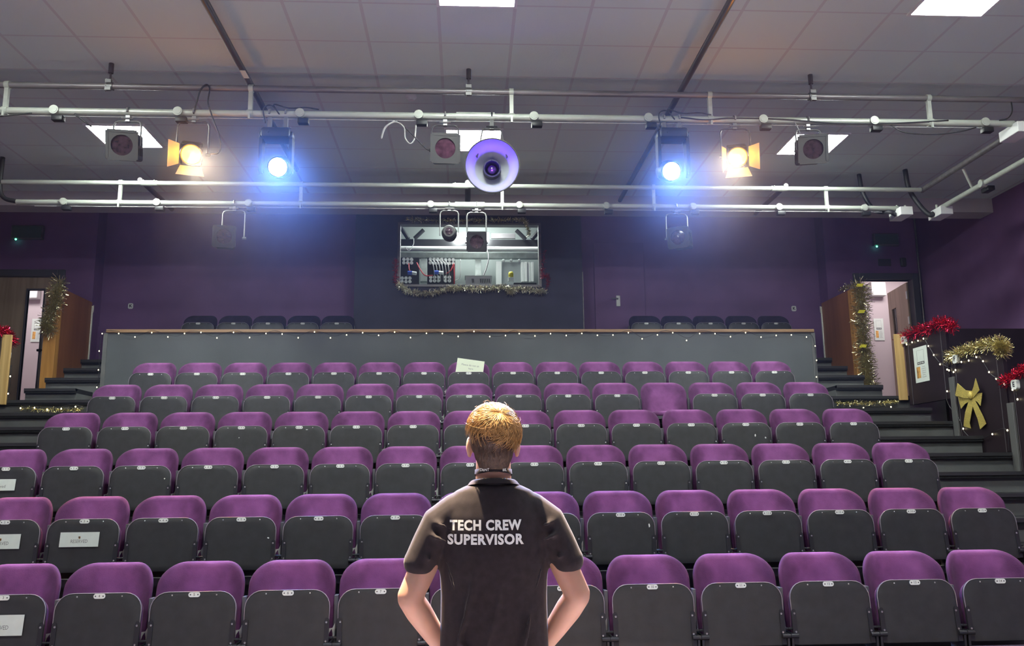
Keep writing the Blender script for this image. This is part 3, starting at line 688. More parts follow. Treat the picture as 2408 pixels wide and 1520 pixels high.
def fresnel(label, px, py, kind, ywid=.235, bar=(YF, ZFL), dirn=(0, -1, -.45), pos=None, size=1.0, side=0, group=None):
    """Plano-convex stage lamp under the bar. kind: amber, gel, dark."""
    Y, zb = bar; p = Vector(pos) if pos else atY(px, py, Y-.08); c = Vector((p.x, Y-.02, p.z))
    t = thing('stage_lamp', label, 'stage lamp', (c.x+side, Y, zb), group=group)
    z = c.z-zb; R = aim(dirn); T = Matrix.Translation((-side, c.y-Y, z)) @ R
    s = size
    b = MB(); b.span((-.105*s, -.10*s, -.115*s), (.105*s, .20*s, .115*s), .02*s).span((-.085*s, .2*s, -.095*s), (.085*s, .26*s, .095*s), .02*s)
    for k in range(4): b.span((-.108*s, .02*s+k*.04*s, -.07*s), (.108*s, .035*s+k*.04*s, .07*s))
    xform(b, T).build('body', M['lampblack'], t)
    b = MB(); yw = ywid; zt = -.085; yoke(b, yw, -z-.085, zt, .008)
    for q in (-1, 1): b.cyl((q*yw/2-.02, 0, z), (q*yw/2+.02, 0, z), .015, 8)
    b.build('yoke', M['dtube'] if kind != 'dark' else M['galv'], t, angle=40)
    b = MB(); hook(b, zt, 0); b.build('hook_clamp', M['galv'], t, angle=40)
    if kind == 'amber':
        b = MB(); b.lathe([(.10*s, .094*s), (.135*s, .100*s), (.135*s, .108*s), (.09*s, .112*s)], (0, 0, 0), (0, -1, 0), 32); xform(b, T).build('lens_ring', M['lampgrey'], t, angle=40)
        b = MB(); b.lathe([(.112*s, .094*s), (.122*s, .06*s), (.126*s, .0005)], (0, 0, 0), (0, -1, 0), 32); xform(b, T).build('lens', M['amber'], t, smooth=True)
    else:
        b = MB(); fw = .118*s
        for q in (-1, 1): b.span((q*fw-.012, -.125*s, -fw), (q*fw+.012, -.105*s, fw)).span((-fw, -.125*s, q*fw-.012), (fw, -.105*s, q*fw+.012))
        n = 40; ri, ro = .088*s, fw
        b.loft([[b.bm.verts.new((rr*math.cos(2*PI*k/n)*mx(k, n, rr, ro), yy, rr*math.sin(2*PI*k/n)*mx(k, n, rr, ro))) for k in range(n)] for rr, yy in ((ri, -.112*s), (ri, -.122*s), (ro, -.122*s), (ro, -.112*s))], cap=False)
        xform(b, T).build('filter_frame', M['lampgrey' if Y < 8 else 'lampblack'], t)
        b = MB(); b.lathe([(.108*s, .090*s), (.112*s, .055*s), (.114*s, .0005)], (0, 0, 0), (0, -1, 0), 32); xform(b, T).build('lens', M['gel' if kind == 'gel' else 'lens'], t, smooth=True)
    return t, T, c
def mx(k, n, rr, ro):
    if rr < ro: return 1.0
    a = 2*PI*k/n; return 1.0/max(abs(math.cos(a)), abs(math.sin(a)))
def barn(t, T, leaves):
    for side, ang in leaves:
        b = MB(); b.prism([(-.085, 0), (.085, 0), (.115, .115), (-.115, .115)], lambda p: (p[0], -.0015, p[1]), lambda p: (p[0], .0015, p[1]))
        A = {'b': 0, 'l': PI/2, 'r': -PI/2, 't': PI}[side]
        # hinge the leaf at the rim, open it outward by ang
        X = T @ Matrix.Rotation(A, 4, 'Y') @ Matrix.Translation((0, -.11, -.097)) @ Matrix.Rotation(PI/2+math.radians(ang), 4, 'X')
        xform(b, X).build('barn_door', M['leaf'], t)
PERSON = Vector((.10, 2.95, 1.60))
for lab, px, py, tgt, leaves in (('lit amber stage lamp with barn doors on the cable-loop side of the front bar', 445, 356, (.25, 2.9, 1.5), (('b', 38), ('l', 48))),
                                 ('lit amber stage lamp with barn doors nearest the box-ended bar', 1738, 362, (.0, 2.9, 1.5), (('b', 38), ('r', 48), ('l', 20)))):
    dirn = (Vector(tgt)-atY(px, py, YF)).normalized(); dirn = Vector((dirn.x*.5, dirn.y, dirn.z*.7))
    t, T, c = fresnel(lab, px, py, 'amber', .27, dirn=dirn, size=.84, group='lit amber lamps')
    barn(t, T, leaves)
    spot('amber_beam', T @ Vector((0, -.15, 0))+Vector((t.location.x, t.location.y, t.location.z)), tgt, AMBER_W, (1, .64, .32), 36, .6, .05)
    gl = bpy.data.lights.new('amber_glow', 'POINT'); gl.energy = 3.4; gl.color = (1, .36, .025); gl.shadow_soft_size = .04
    go = bpy.data.objects.new('amber_glow', gl); C.objects.link(go); go.location = T @ Vector((0, -.17, 0))+Vector((t.location.x, t.location.y, t.location.z))
    spot('amber_spill', T @ Vector((0, -.15, 0))+Vector((t.location.x, t.location.y, t.location.z)), (c.x, 1.6, 1.7), AMBER_SPILL, (1, .36, .03), 115, .5, .05)
fresnel('unlit square-framed stage lamp in front of the left ceiling panel', 288, 338, 'dark', .235, dirn=(.15, -1, -.30), group='unlit square-framed lamps')
fresnel('unlit stage lamp with a plum filter beside the big scoop lamp', 1046, 346, 'gel', .235, dirn=(0.05, -1, -.28), group='unlit square-framed lamps')
fresnel('unlit square-framed stage lamp in front of the right ceiling panel', 1912, 348, 'dark', .235, dirn=(-.2, -1, -.28), group='unlit square-framed lamps')
fresnel('unlit lamp on an offset yoke under the rear bar, shut-door side', 525, 556, 'dark', .25, (YR, ZRL), (.2, -1, -.15), size=.95, side=.085, group='unlit lamps under the rear bar')
fresnel('unlit ribbed lamp on an offset yoke under the rear bar, open-door side', 1603, 558, 'dark', .25, (YR, ZRL), (-.55, -1, -.15), size=.95, side=-.03, group='unlit lamps under the rear bar')
fresnel('unlit black square lamp hanging in front of the booth hatch', 1121, 566, 'dark', .22, (YR, ZRL), (0, -1, -.25), size=.88, group='unlit lamps under the rear bar')
# profile spot hanging in the hatch
p = atY(1056, 541, YR-.1); t = thing('profile_lamp', 'round-nosed profile lamp hanging at the booth hatch corner', 'stage lamp', (p.x, YR, ZRL)); z = p.z-ZRL
b = MB(); b.lathe([(.16, .062), (.15, .072), (-.05, .075), (-.08, .09), (-.25, .09), (-.29, .05)], (0, 0, z), (0, -1, -.2), 24, True); b.build('body', M['lampgrey'], t, angle=40)
b = MB(); b.lathe([(.152, .060), (.165, .03), (.168, .0005)], (0, 0, z), (0, -1, -.2), 24); b.build('lens', M['lens'], t, smooth=True)
b = MB(); yoke(b, .21, .30, -.065, .007); b.build('yoke', M['galv'], t); b = MB(); hook(b, -.065, 0); b.build('hook_clamp', M['galv'], t, angle=40)
# big scoop flood
p = atY(1158, 385, YF-.12); t = thing('scoop_lamp', 'big round scoop floodlight with pale reflector and violet glow', 'stage lamp', (p.x, YF, ZFL)); z = p.z-ZFL
ax = Vector((-.02, -1, -.16)).normalized(); Rr = .232
prof = [(.10, Rr), (.105, Rr+.006), (.095, Rr+.010), (.06, Rr+.004), (-.03, .19), (-.10, .135), (-.15, .085), (-.16, .07)]
b = MB(); b.lathe(prof, (0, -.02, z), ax, 56); b.build('shell', M['lampgrey'], t, smooth=True)
b = MB(); b.lathe([(.10, Rr-.002), (.06, Rr-.008), (-.02, .185), (-.09, .13), (-.135, .082), (-.14, .07)], (0, -.02, z), ax, 56); b.build('reflector', M['refl'], t, smooth=True)
b = MB(); b.lathe([(-.02, .066), (-.02, .078), (-.15, .082), (-.20, .075), (-.20, .0005), (-.13, .0005), (-.13, .062), (-.02, .066)], (0, -.02, z), ax, 32); b.build('lamp_holder', M['lampblack'], t, angle=40)
b = MB(); b.lathe([(-.065, .0005), (-.07, .035), (-.10, .050), (-.13, .04)], (0, -.02, z), ax, 24); b.build('bulb', M['lens'], t, smooth=True)
b = MB(); b.sphere(Vector((0, -.02, z))+ax*-.058+Vector((0, 0, -.012)), .008, 8); b.build('filament', M['violet'], t)
b = MB(); yt = -.12; b.tube([(-.13, 0, z+.10), (-.085, -.01, yt-.02), (-.07, -.01, yt), (.07, -.01, yt), (.085, -.01, yt-.02), (.13, 0, z+.10)], .013, 8, flat=.5); b.build('yoke', M['galv'], t, angle=40)
b = MB(); hook(b, yt, 0); b.build('hook_clamp', M['lampblack'], t, angle=40)
l = bpy.data.lights.new('violet_lamp', 'POINT'); l.energy = 2.2; l.color = (.13, .04, 1); l.shadow_soft_size = .02
lo = bpy.data.objects.new('violet_lamp', l); C.objects.link(lo); lo.location = Vector((p.x, YF, ZFL))+Vector((0, -.02, z))+ax*.012
# blue LED heads
for lab, px, py, bx in (('lit blue-white moving lamp under the bar, labelled pipe side', 655, 386, 652), ('lit blue-white moving lamp under the bar beside an amber lamp', 1577, 396, 1580)):
    p = atY(px, py, YF-.10); q = atY(bx, 322, YF); t = thing('moving_lamp', lab, 'stage lamp', (q.x, YF, ZFL), group='blue moving lamps'); zb = q.z-ZFL
    b = MB(); b.box((0, 0, zb+.01), (.25, .20, .095), None, .025); b.box((-.13, 0, zb+.0), (.03, .12, .06), None, .01); b.box((.13, 0, zb+.0), (.03, .12, .06), None, .01); b.cyl((-.06, -.105, zb+.01), (-.06, -.095, zb+.01), .012, 10); b.build('base', M['lampblack'], t, angle=40)
    zl = p.z-ZFL
    for s in (-1, 1): b = MB(); b.prism([(-.055, zb-.02), (.055, zb-.02), (.045, zl-.03), (0, zl-.055), (-.045, zl-.03)], lambda v: (s*.128-.014, v[0], v[1]), lambda v: (s*.128+.014, v[0], v[1])); b.build('arm', M['lampblack'], t, angle=40)
    o = Vector((p.x-q.x, -.02, zl)); ax = Vector((0, -1, -.35)).normalized()
    b = MB(); b.lathe([(.115, .078), (.12, .086), (.09, .092), (-.02, .10), (-.10, .095), (-.14, .05), (-.145, .0005)], o, ax, 28); b.build('head', M['lampblack'], t, smooth=True)
    b = MB(); b.lathe([(.112, .078), (.118, .04), (.12, .0005)], o, ax, 28); b.build('lens', M['bluel'], t, smooth=True)
    b = MB(); hook(b, zb+.055, 0); xform(b, Matrix.Translation((-.07, 0, 0))); b2 = MB(); hook(b2, zb+.055, 0); xform(b2, Matrix.Translation((.07, 0, 0)))
    b.build('hook_clamp', M['galv'], t, angle=40); b2.build('hook_clamp', M['galv'], t, angle=40)
    spot('blue_beam', Vector((q.x, YF, ZFL))+o+ax*.14, (-.35 if px < 1000 else 1.1, 2.2, 1.3), BLUE_W, (.24, .44, 1.0), 46, .7, .06)
    spot('blue_spill', Vector((q.x, YF, ZFL))+o+ax*.14, (-.35 if px < 1000 else 1.1, 1.6, 1.7), BLUE_SPILL, (.10, .36, 1.0), 112, .5, .06)
    cable('cable_loop', 'black cables looped on the bar above the blue lamp, %s' % ('labelled pipe side' if px < 1000 else 'amber lamp side'), [Vector((q.x, YF, ZFL))+Vector(v) for v in ((-.10, -.035, -.10), (-.12, -.04, .03), (-.05, -.05, .06), (.02, -.045, -.02), (-.03, -.045, .07), (.10, -.04, .04), (.25, -.035, .05), (.36, -.03, .035))], .006)

# bar over the stage front (above the picture) with the key lamp that lights the person
kb = along('stage_bar', 'dark lighting bar over the stage front, above the picture', 0, 4.92, -.01, .01, M['tube']); bpy.data.objects.remove(kb.children[0])
kb.location = (0, 3.36, 4.92); MB().cyl((-4, 0, 0), (4, 0, 0), .028).build('tube', M['tube'], kb, angle=40)
lp_ = Vector((-.50, 3.36, 4.56)); dv_ = Vector((.10, 2.90, 1.60))-lp_
kt, T, c = fresnel('key lamp on the stage-front bar above the picture', 0, 0, 'amber', .27, (3.36, 4.92), dv_, pos=lp_)
spot('key_beam', T @ Vector((0, -.15, 0))+kt.location, (.10, 2.90, 1.60), KEY_W, (1, .74, .46), 28, .4, .03)

# ------------------------------------------------------------------ small fittings on the walls and ceiling
p = atY(967, 233, 7.9); t = thing('smoke_detector', 'small pale smoke detector on the ceiling above the front bar', 'smoke detector', (px_x(967, 7.75, CEIL-.02), 7.75, CEIL))
MB().lathe([(0, .055), (.02, .055), (.035, .035), (.05, .03), (.052, .0005)], (0, 0, 0), (0, 0, -1), 20, False).build('housing', M['white'], t, angle=40)
for lab, x0, y0, x1, y1, led in (('dark unlit exit sign above the shut door', 28, 530, 100, 563, (37, 563)), ('dark unlit exit sign above the open door', 2053, 549, 2115, 578, (2062, 580))):
    a = atY(x0, y0, YD-.05); c_ = atY(x1, y1, YD-.05); t = thing('exit_sign', lab, 'sign', ((a.x+c_.x)/2, YD, (a.z+c_.z)/2)); w_, h_ = abs(c_.x-a.x), abs(a.z-c_.z)
    MB().span((-w_/2, -.06, -h_/2), (w_/2, 0, h_/2), .008).build('case', M['tube'], t)
    b = MB(); b.span((-w_/2+.02, -.064, -h_/2+.02), (w_/2-.02, -.06, h_/2-.02)); b.build('face', M['exitg'], t)
    q = atY(*led, YD-.06); MB().sphere((q.x-t.location.x, -.06, q.z-t.location.z), .014, 8).build('indicator', M['ledg'], t)
p = atY(2126, 616, YD-.05); t = thing('wall_sensor', 'small pale rounded sensor on wall above the open door', 'sensor', (p.x, YD, p.z)); MB().span((-.045, -.05, -.07), (.045, 0, .07), .02).build('housing', M['lampgrey'], t)
p = atY(2083, 616, YD-.05); t = thing('wall_plate', 'dim blank wall plate above the open door frame', 'plate', (p.x, YD, p.z)); MB().span((-.10, -.02, -.055), (.10, 0, .055), .005).build('cover', M['dtube'], t)
t = tag(MB().cyl((7.0, YD-.03, LOB), (7.0, YD-.03, 5.7), .014).build('wall_conduit', M['tube'], None), 'thin pale conduit running up the corner beside the open door', 'conduit')
t.location = (0.02, 0, 0)
def letter_plate(ch, label, loc, rz=0, s=.085, dp=0):
    t = thing('row_letter', label, 'letter plate', loc, (0, 0, rz), 'row letter plates')
    b = MB(); b.prism([(x, z-s/2) for x, z in rrect(s*.88, s, s*.25, s*.25, 5)], lambda p: (p[0], -.006-dp, p[1]), lambda p: (p[0], 0, p[1])); b.build('plate', M['plate'], t)
    b = MB(); add_text(b, ch, s*.72, Matrix.Translation((0, -.0075-dp, 0)) @ FACE_CAM, 0, bold=.002); b.build('letter', M['ink'], t)
p = atY(307, 720, YB-.005); letter_plate('K', 'letter K plate on the back wall, shut-door side', (p.x, YB, p.z))
p = atY(1867, 726, YB-.005); letter_plate('K', 'letter K plate on the back wall, open-door side', (p.x, YB, p.z))

# ------------------------------------------------------------------ timber screens by the upper stairs
for s, nm in ((1, 'open'), (-1, 'shut')):
    t = thing('timber_screen', 'red-brown timber screen beside the upper stairs, %s-door side' % nm, 'screen', (s*5.12, 10.85, 8*RISE))
    prof = [(.10, -.16), (.95, .17), (.95, 1.17), (.10, 1.17)]
    MB().prism(prof, lambda p: (-.02, p[0], p[1]), lambda p: (.02, p[0], p[1])).build('panel', M['woodred'], t)
    x0, x1 = sorted((s*-.02, s*.135)); MB().span((x0, 0, -.24), (x1, .10, 1.17), .004).build('end_board', M['woodor'], t)
    MB().span((-s*.028-.006, .94, -.02), (-s*.028+.006, .965, 1.12)).build('edge_strip', M['tagm'], t)
letter_plate('J', 'letter J plate at the far edge of the timber screen, shut-door side', (-5.07, 11.78, 3.90), math.radians(-60), .1)
letter_plate('J', 'letter J plate at the far edge of the timber screen, open-door side', (5.07, 11.78, 3.90), math.radians(60), .1)

# ------------------------------------------------------------------ black stair balustrades
def balus(label, s, i, y0, y1, top, bottom, post=True, plank=False):
    t = thing('stair_panel', label, 'panel', (s*AX, (y0+y1)/2, i*RISE)); h = (y1-y0)/2; b = MB()
    b.span((-.02, -h, bottom-i*RISE), (.02, h, top-i*RISE), .004); b.build('board', M['blk_panel'], t)
    for y in (-h+.09, h-.09): MB().cyl((-s*.022, y, bottom-i*RISE), (-s*.022, y, top-i*RISE), .004, 6).build('seam', M['dtube'], t)
    if post:
        x0, x1 = sorted((-s*.046, -s*.022)); MB().span((x0, -h-.11, -.18), (x1, -h-.02, .46), .004).build('post', M['galv'], t)
    if plank:
        x0, x1 = sorted((-s*.03, -s*.13)); MB().span((x0, h+.0, .30), (x1, h+.03, top-i*RISE), .004).build('end_plank', M['woodpine'], t)
    return t
balus('black stair panel marked G with a scan poster', 1, 6, 8.83, 9.70, 3.20, 2.36, True, True)
balus('black stair panel marked F carrying the gold bow', 1, 5, 7.90, 8.79, 2.86, 1.77, True)
balus('black stair panel marked E cut by the picture edge', 1, 4, 6.95, 7.87, 2.50, 1.5, True)
balus('black stair panel on the shut-door side with red tinsel', -1, 6, 8.83, 9.70, 3.20, 2.36, True, True)
balus('black stair panel on the shut-door side, lower one', -1, 5, 7.90, 8.79, 2.86, 1.77, True)
for ch, px, py in (('G', 2128, 800), ('F', 2250, 845), ('E', 2390, 905)):
    p = atX(px, py, AX-.03); letter_plate(ch, 'letter %s plate at the top of its black stair panel' % ch, (AX-.021, p.y, p.z), math.radians(-90), .09, .03)
p = atX(17, 835, -AX+.03)
letter_plate('G', 'letter plate under the red tinsel, shut-door side', (-AX+.021, p.y, p.z), math.radians(90), .08, .03)

# ------------------------------------------------------------------ tinsel, fairy lights, bow, posters
def tinsel(name, label, pts, rad, n, m, L=.05, wd=.005, seed=1, flatten=None):
    rnd = random.Random(seed); P = curve_pts(pts, 10); b = MB()
    b.tube(P, .0015, 5)
    for k in range(n):
        q = rnd.random()*(len(P)-1.001); i = int(q); c = P[i].lerp(P[i+1], q-i)
        d = Vector((rnd.gauss(0, 1), rnd.gauss(0, 1), rnd.gauss(0, 1))).normalized(); e = d.cross(Vector((rnd.gauss(0, 1), rnd.gauss(0, 1), rnd.gauss(0, 1)))).normalized()
        l = rad*(.55+.6*rnd.random()); o = c+d*l*.15
        m1 = o+d*l*.55+e*l*.10; t1 = o+d*l; f = d.cross(e)
        ww = wd*(.7+.6*rnd.random()); s1 = (e+f*rnd.uniform(-1, 1)).normalized()*ww/2; s2 = (e+f*rnd.uniform(-1.5, 1.5)).normalized()*ww/2
        v = [b.bm.verts.new(x) for x in (o-s1, o+s1, m1+s2, m1-s2, t1+s1, t1-s1)]
        b.face([v[0], v[1], v[2], v[3]]); b.face([v[3], v[2], v[4], v[5]])
    o = b.build(name, M[m], None); return tag(o, label, 'tinsel', 'tinsel garlands')
def px_line(lst, f): return [f(x, y) for x, y in lst]
fx = lambda x, y: atX(x, y, AX-.04)
tinsel('tinsel_garland', 'red tinsel along the top of the G panel', [atX(*q, AX-.012) for q in ((2118, 800), (2150, 784), (2190, 772), (2215, 758), (2243, 770))], .085, 1500, 'redt', seed=2)
tinsel('tinsel_garland', 'bright gold tinsel along the top of the F panel', [atX(*q, AX-.012) for q in ((2232, 842), (2265, 828), (2300, 818), (2340, 808), (2358, 815), (2354, 832))], .080, 2300, 'gold', wd=.006, seed=3)
tinsel('tinsel_garland', 'red tinsel at the top of the E panel, picture edge', [atX(*q, AX-.012) for q in ((2362, 900), (2380, 893), (2400, 878), (2425, 865))], .075, 900, 'redt', seed=4)
tinsel('tinsel_garland', 'red tinsel on the stair panel by the shut door', [atX(*q, -AX+.03) for q in ((-30, 770), (0, 776), (14, 782), (24, 795), (30, 808))], .07, 900, 'redt', seed=5)
S = lambda x, y: atY(x, y, 10.80)
tinsel('tinsel_garland', 'gold tinsel hanging down the screen end beside the shut door', [S(*q) for q in ((140, 664), (132, 690), (128, 715), (118, 740), (110, 765), (118, 778))], .11, 1300, 'brown', wd=.007, seed=6)
tinsel('tinsel_garland', 'gold tinsel wrapping the screen end beside the open door', [S(*q) for q in ((2020, 672), (2026, 700), (2026, 740), (2030, 780), (2032, 820), (2036, 850), (2040, 880), (2044, 910), (2048, 930))], .125, 2600, 'brown', wd=.007, seed=7)
tinsel('tinsel_garland', 'sparse gold tinsel along the screen top beside the open door', [atX(*q, 5.1) for q in ((1976, 684), (1990, 676), (2008, 670))], .05, 160, 'brown', seed=8)
for k, (x, y) in enumerate(((2022, 671), (2026, 733), (2030, 814))):
    p = atY(x, y, 10.72); o = MB().prism([(-.055, -.02), (.03, -.02), (.055, .02), (-.03, .02)], lambda q: (q[0], -.004, q[1]), lambda q: (q[0], .004, q[1])).build('hazard_tag', M['yellow'], None)
    o.location = p; tag(o, ('topmost', 'middle', 'lowest')[k]+' of three yellow tags on the tinsel screen end', 'tag', 'yellow tags on the screen end')
H = lambda x, y: atY(x, y, YBO-.08)
tinsel('tinsel_garland', 'dull gold tinsel swagged below the booth hatch', [H(*q) for q in ((936, 668), (955, 682), (985, 690), (1015, 690), (1050, 680), (1075, 678), (1110, 679), (1150, 679), (1190, 676), (1200, 688), (1215, 680), (1255, 684), (1283, 688))], .06, 1700, 'silver', wd=.009, seed=9)
tinsel('tinsel_garland', 'dull brown tinsel along the top of the booth hatch', [H(*q) for q in ((955, 516), (1000, 518), (1080, 519), (1160, 518), (1220, 517), (1238, 522))], .05, 900, 'brown', seed=10)
tinsel('tinsel_garland', 'dull tinsel hanging into the upper hatch corner', [H(*q) for q in ((1238, 524), (1240, 535), (1244, 545), (1243, 553))], .04, 220, 'brown', seed=11)
tinsel('tinsel_garland', 'dark red tinsel down the hatch edge nearer the shut door', [H(*q) for q in ((930, 610), (931, 640), (930, 668))], .05, 260, 'redd', seed=12)
tinsel('tinsel_garland', 'dark red tinsel down the hatch edge nearer the navy door', [H(*q) for q in ((1280, 590), (1276, 645), (1288, 650), (1286, 680))], .05, 280, 'redd', seed=13)
def fairy(name, label, pts, idx_step, drop=.02, r=.0068, seed=1, n=6):
    rnd = random.Random(seed); P = curve_pts(pts, n); t = thing(name, label, 'fairy lights', P[0], group='fairy light strings'); P0 = P[0]
    MB().tube([p-P0 for p in P], .0028, 5).build('wire', M['cable'], t)
    acc = 0
    proto = None
    for a, c in zip(P, P[1:]):
        acc += (c-a).length
        if acc >= idx_step:
            acc = 0
            if proto is None: proto = MB().sphere((0, 0, 0), r, 8, (1, 1, 1.3)).build('bulb', M['bulb'], t, smooth=True); o = proto
            else: o = proto.copy(); C.objects.link(o)
            o.location = c-P0+Vector((0, -.012, -drop*rnd.uniform(.2, 1.2)))
yb_ = NOSE(8)-.06
pts = [Vector((-4.46, yb_, 7*RISE+.02)), Vector((-4.44, yb_, 7*RISE+.35)), Vector((-4.45, yb_, 7*RISE+.7)), Vector((-4.43, yb_, 7*RISE+.9))]
zt = 7*RISE+.905
for k in range(1, 60):
    x = -4.43+8.88*k/60; pts.append(Vector((x, yb_+.0, zt-.015+.035*math.sin(k*1.9)-.03*(k > 30 and k % 4 == 1))))
pts += [Vector((4.43, yb_, zt-.05)), Vector((4.46, yb_, 7*RISE+.6)), Vector((4.44, yb_, 7*RISE+.3)), Vector((4.46, yb_, 7*RISE+.05))]
fairy('fairy_lights', 'warm fairy lights strung along the long charcoal barrier rail', pts, .185, .03)
G = lambda x, y: atX(x, y, AX-.035)
fairy('fairy_lights', 'fairy lights draped across the G and F panels', px_line([(2108, 835), (2112, 880), (2118, 920), (2116, 940), (2122, 900), (2118, 840), (2130, 806), (2150, 800), (2170, 795), (2184, 815), (2205, 848), (2225, 862), (2240, 868), (2238, 880), (2255, 850), (2280, 845), (2300, 838), (2312, 852), (2330, 880), (2350, 893), (2362, 902), (2385, 915), (2392, 945)], G), .12, .03, .0075, 2)
fairy('fairy_lights', 'fairy lights scattered down the lower part of the F panel', px_line([(2214, 820), (2230, 870), (2226, 940), (2258, 990), (2268, 1016), (2300, 1035), (2362, 1008), (2372, 1052), (2370, 1062)], G), .22, .02, .0075, 3)
fairy('fairy_lights', 'fairy lights on the stair panel by the shut door', px_line([(14, 836), (22, 870), (27, 860), (24, 900), (18, 945), (22, 960), (0, 958)], lambda x, y: atX(x, y, -AX+.035)), .17, .02, .0075, 4)
RL = lambda x, y: atY(x, y, NOSE(7)-.03)
fairy('fairy_lights', 'fairy lights and foil along the step below the shut door', px_line([(18, 958), (50, 957), (75, 954), (100, 960), (140, 958), (170, 952), (196, 958)], RL), .14, .02, .0075, 5)
tinsel('tinsel_garland', 'silver-gold foil along the step below the shut door', px_line([(46, 962), (70, 962), (105, 964), (135, 964), (165, 966), (195, 963)], RL), .035, 260, 'gold', seed=14)
tinsel('tinsel_garland', 'silver-gold foil along the step below the open door', px_line([(1965, 948), (1990, 950), (2020, 948), (2055, 949), (2085, 947), (2112, 946)], RL), .035, 420, 'gold', seed=15)
fairy('fairy_lights', 'fairy lights along the step below the open door', px_line([(1965, 952), (2000, 955), (2060, 956), (2110, 952)], RL), .3, .02, .0075, 6)
# gold glitter bow on the F panel
t = thing('gold_bow', 'large gold glitter bow on the F stair panel', 'bow', atX(2287, 938, AX-.03), (0, 0, math.radians(-90)))
b0 = atX(2287, 938, AX-.03)
def bowpt(x, y, lift=0):
    p = atX(x, y, AX-.03); return Vector((-(p.y-b0.y), -.0-lift, p.z-b0.z))
def ribbon(nm, cols, thick=.004):
    b = MB(); F = []; B = []
    for col in cols:
        F.append([b.bm.verts.new(bowpt(*q)) for q in col]); B.append([b.bm.verts.new(bowpt(*q)+Vector((0, thick, 0))) for q in col])
    for A, flip in ((F, 0), (B, 1)):
        for c1, c2 in zip(A, A[1:]):
            for k in range(len(c1)-1): b.face([c1[k], c1[k+1], c2[k+1], c2[k]])
    for k in range(len(F)-1):
        b.face([F[k][0], F[k+1][0], B[k+1][0], B[k][0]]); b.face([F[k][-1], F[k+1][-1], B[k+1][-1], B[k][-1]])
    for e in (0, -1):
        for k in range(len(F[0])-1): b.face([F[e][k], F[e][k+1], B[e][k+1], B[e][k]])
    o = b.build(nm, M['glitter'], t); return o
ribbon('loop', [[(2288, 920, .015), (2288, 936, .015)], [(2275, 918, .03), (2272, 936, .03)], [(2262, 902, .05), (2257, 930, .05)]][::-1]+[[(2290, 922, .01), (2290, 936, .01)]])
ribbon('loop', [[(2262, 902, .045), (2257, 932, .045)], [(2278, 919, .03), (2275, 937, .03)], [(2289, 920, .012), (2289, 937, .012)]])
ribbon('loop', [[(2257, 934, .02), (2264, 962, .02)], [(2272, 931, .02), (2274, 950, .02)], [(2288, 928, .008), (2288, 940, .008)]])
ribbon('loop', [[(2288, 920, .012), (2290, 938, .012)], [(2296, 910, .03), (2302, 927, .03)], [(2304, 890, .045), (2313, 918, .045)]])
ribbon('loop', [[(2290, 928, .008), (2290, 940, .008)], [(2302, 926, .02), (2302, 945, .02)], [(2314, 924, .02), (2310, 955, .02)]])
ribbon('tail', [[(2282, 938, .012), (2293, 940, .012)], [(2274, 970, .02), (2288, 974, .02)], [(2270, 990, .015), (2283, 996, .015)], [(2268, 1003, .01), (2285, 1008, .01)]])
ribbon('tail', [[(2284, 938, .012), (2293, 938, .012)], [(2295, 965, .02), (2306, 960, .02)], [(2302, 985, .015), (2315, 980, .015)], [(2307, 1010, .01), (2321, 997, .01)]])
b = MB(); b.sphere((-.0, -.022, .03), .038, 12, (.9, .45, 1.1)); b.build('knot', M['glitter'], t, smooth=True)
# posters (frames and text; the code squares are left out)
def poster(label, loc, rz, w_, h_, tilt=0):
    t = thing('notice', label, 'notice', loc, (0, tilt, rz))
    MB().box((0, 0, 0), (w_, .003, h_)).build('sheet', M['paper'], t)
    b = MB()
    for x0, x1, z0, z1 in ((-.26, .26, .40, .405), (-.26, -.25, .08, .40), (.25, .26, .08, .40)): b.span((x0*w_, -.0022, z0*h_), (x1*w_, -.0016, z1*h_))
    b.build('printed_frame', M['greyink'], t)
    b = MB(); b.mi = 0; b.span((-.26*w_, -.0024, .0), (.26*w_, -.0016, .075*h_)); b.mi = 1
    add_text(b, 'SCAN ME', .05*h_, Matrix.Translation((0, -.003, .037*h_)) @ FACE_CAM, 1, bold=.001, fit=.44*w_); b.build('caption', [M['ink'], M['paper']], t)
    MB().span((-.36*w_, -.0022, -.38*h_), (-.08*w_, -.0016, -.06*h_)).build('picture', M['orange'], t)
    b = MB()
    for k, s_ in enumerate(('ON YOUR', 'PHONE TO', 'DOWNLOAD', 'TONIGHTS', 'DIGITAL', 'PROGRAMME')): add_text(b, s_, .04*h_, Matrix.Translation((.17*w_, -.0022, (-.08-.058*k)*h_)) @ FACE_CAM, 0, fit=(.3 if k not in (0, 4) else .2)*w_)
    b.build('lettering', M['greyink'], t)
p = atX(2165, 857, AX-.03); poster('white scan poster with orange picture on the G panel', (AX-.024, p.y, p.z), math.radians(-90), .29, .40, math.radians(0))
p = atY(2073, 773, 14.0); poster('small scan notice on the corridor wall beyond the open door', (p.x, 14.09, p.z), 0, .17, .38)
p = atY(80, 775, 14.0); poster('small scan notice seen through the shut door pane', (p.x, 14.09, p.z), 0, .17, .38)
p = atY(2065, 680, 14.0); t = thing('emergency_light', 'white emergency light box high on the corridor wall', 'light', (p.x, 14.1, p.z))
MB().span((-.13, -.13, -.12), (.13, 0, .12), .015).build('housing', M['white'], t); MB().sphere((-.10, -.13, .02), .012, 8).build('indicator', M['ledg'], t)
p = atY(72, 688, 14.0); t = thing('emergency_light', 'white box seen at the top of the shut door pane', 'light', (p.x, 14.1, p.z)); MB().span((-.12, -.13, -.10), (.12, 0, .10), .015).build('housing', M['white'], t)
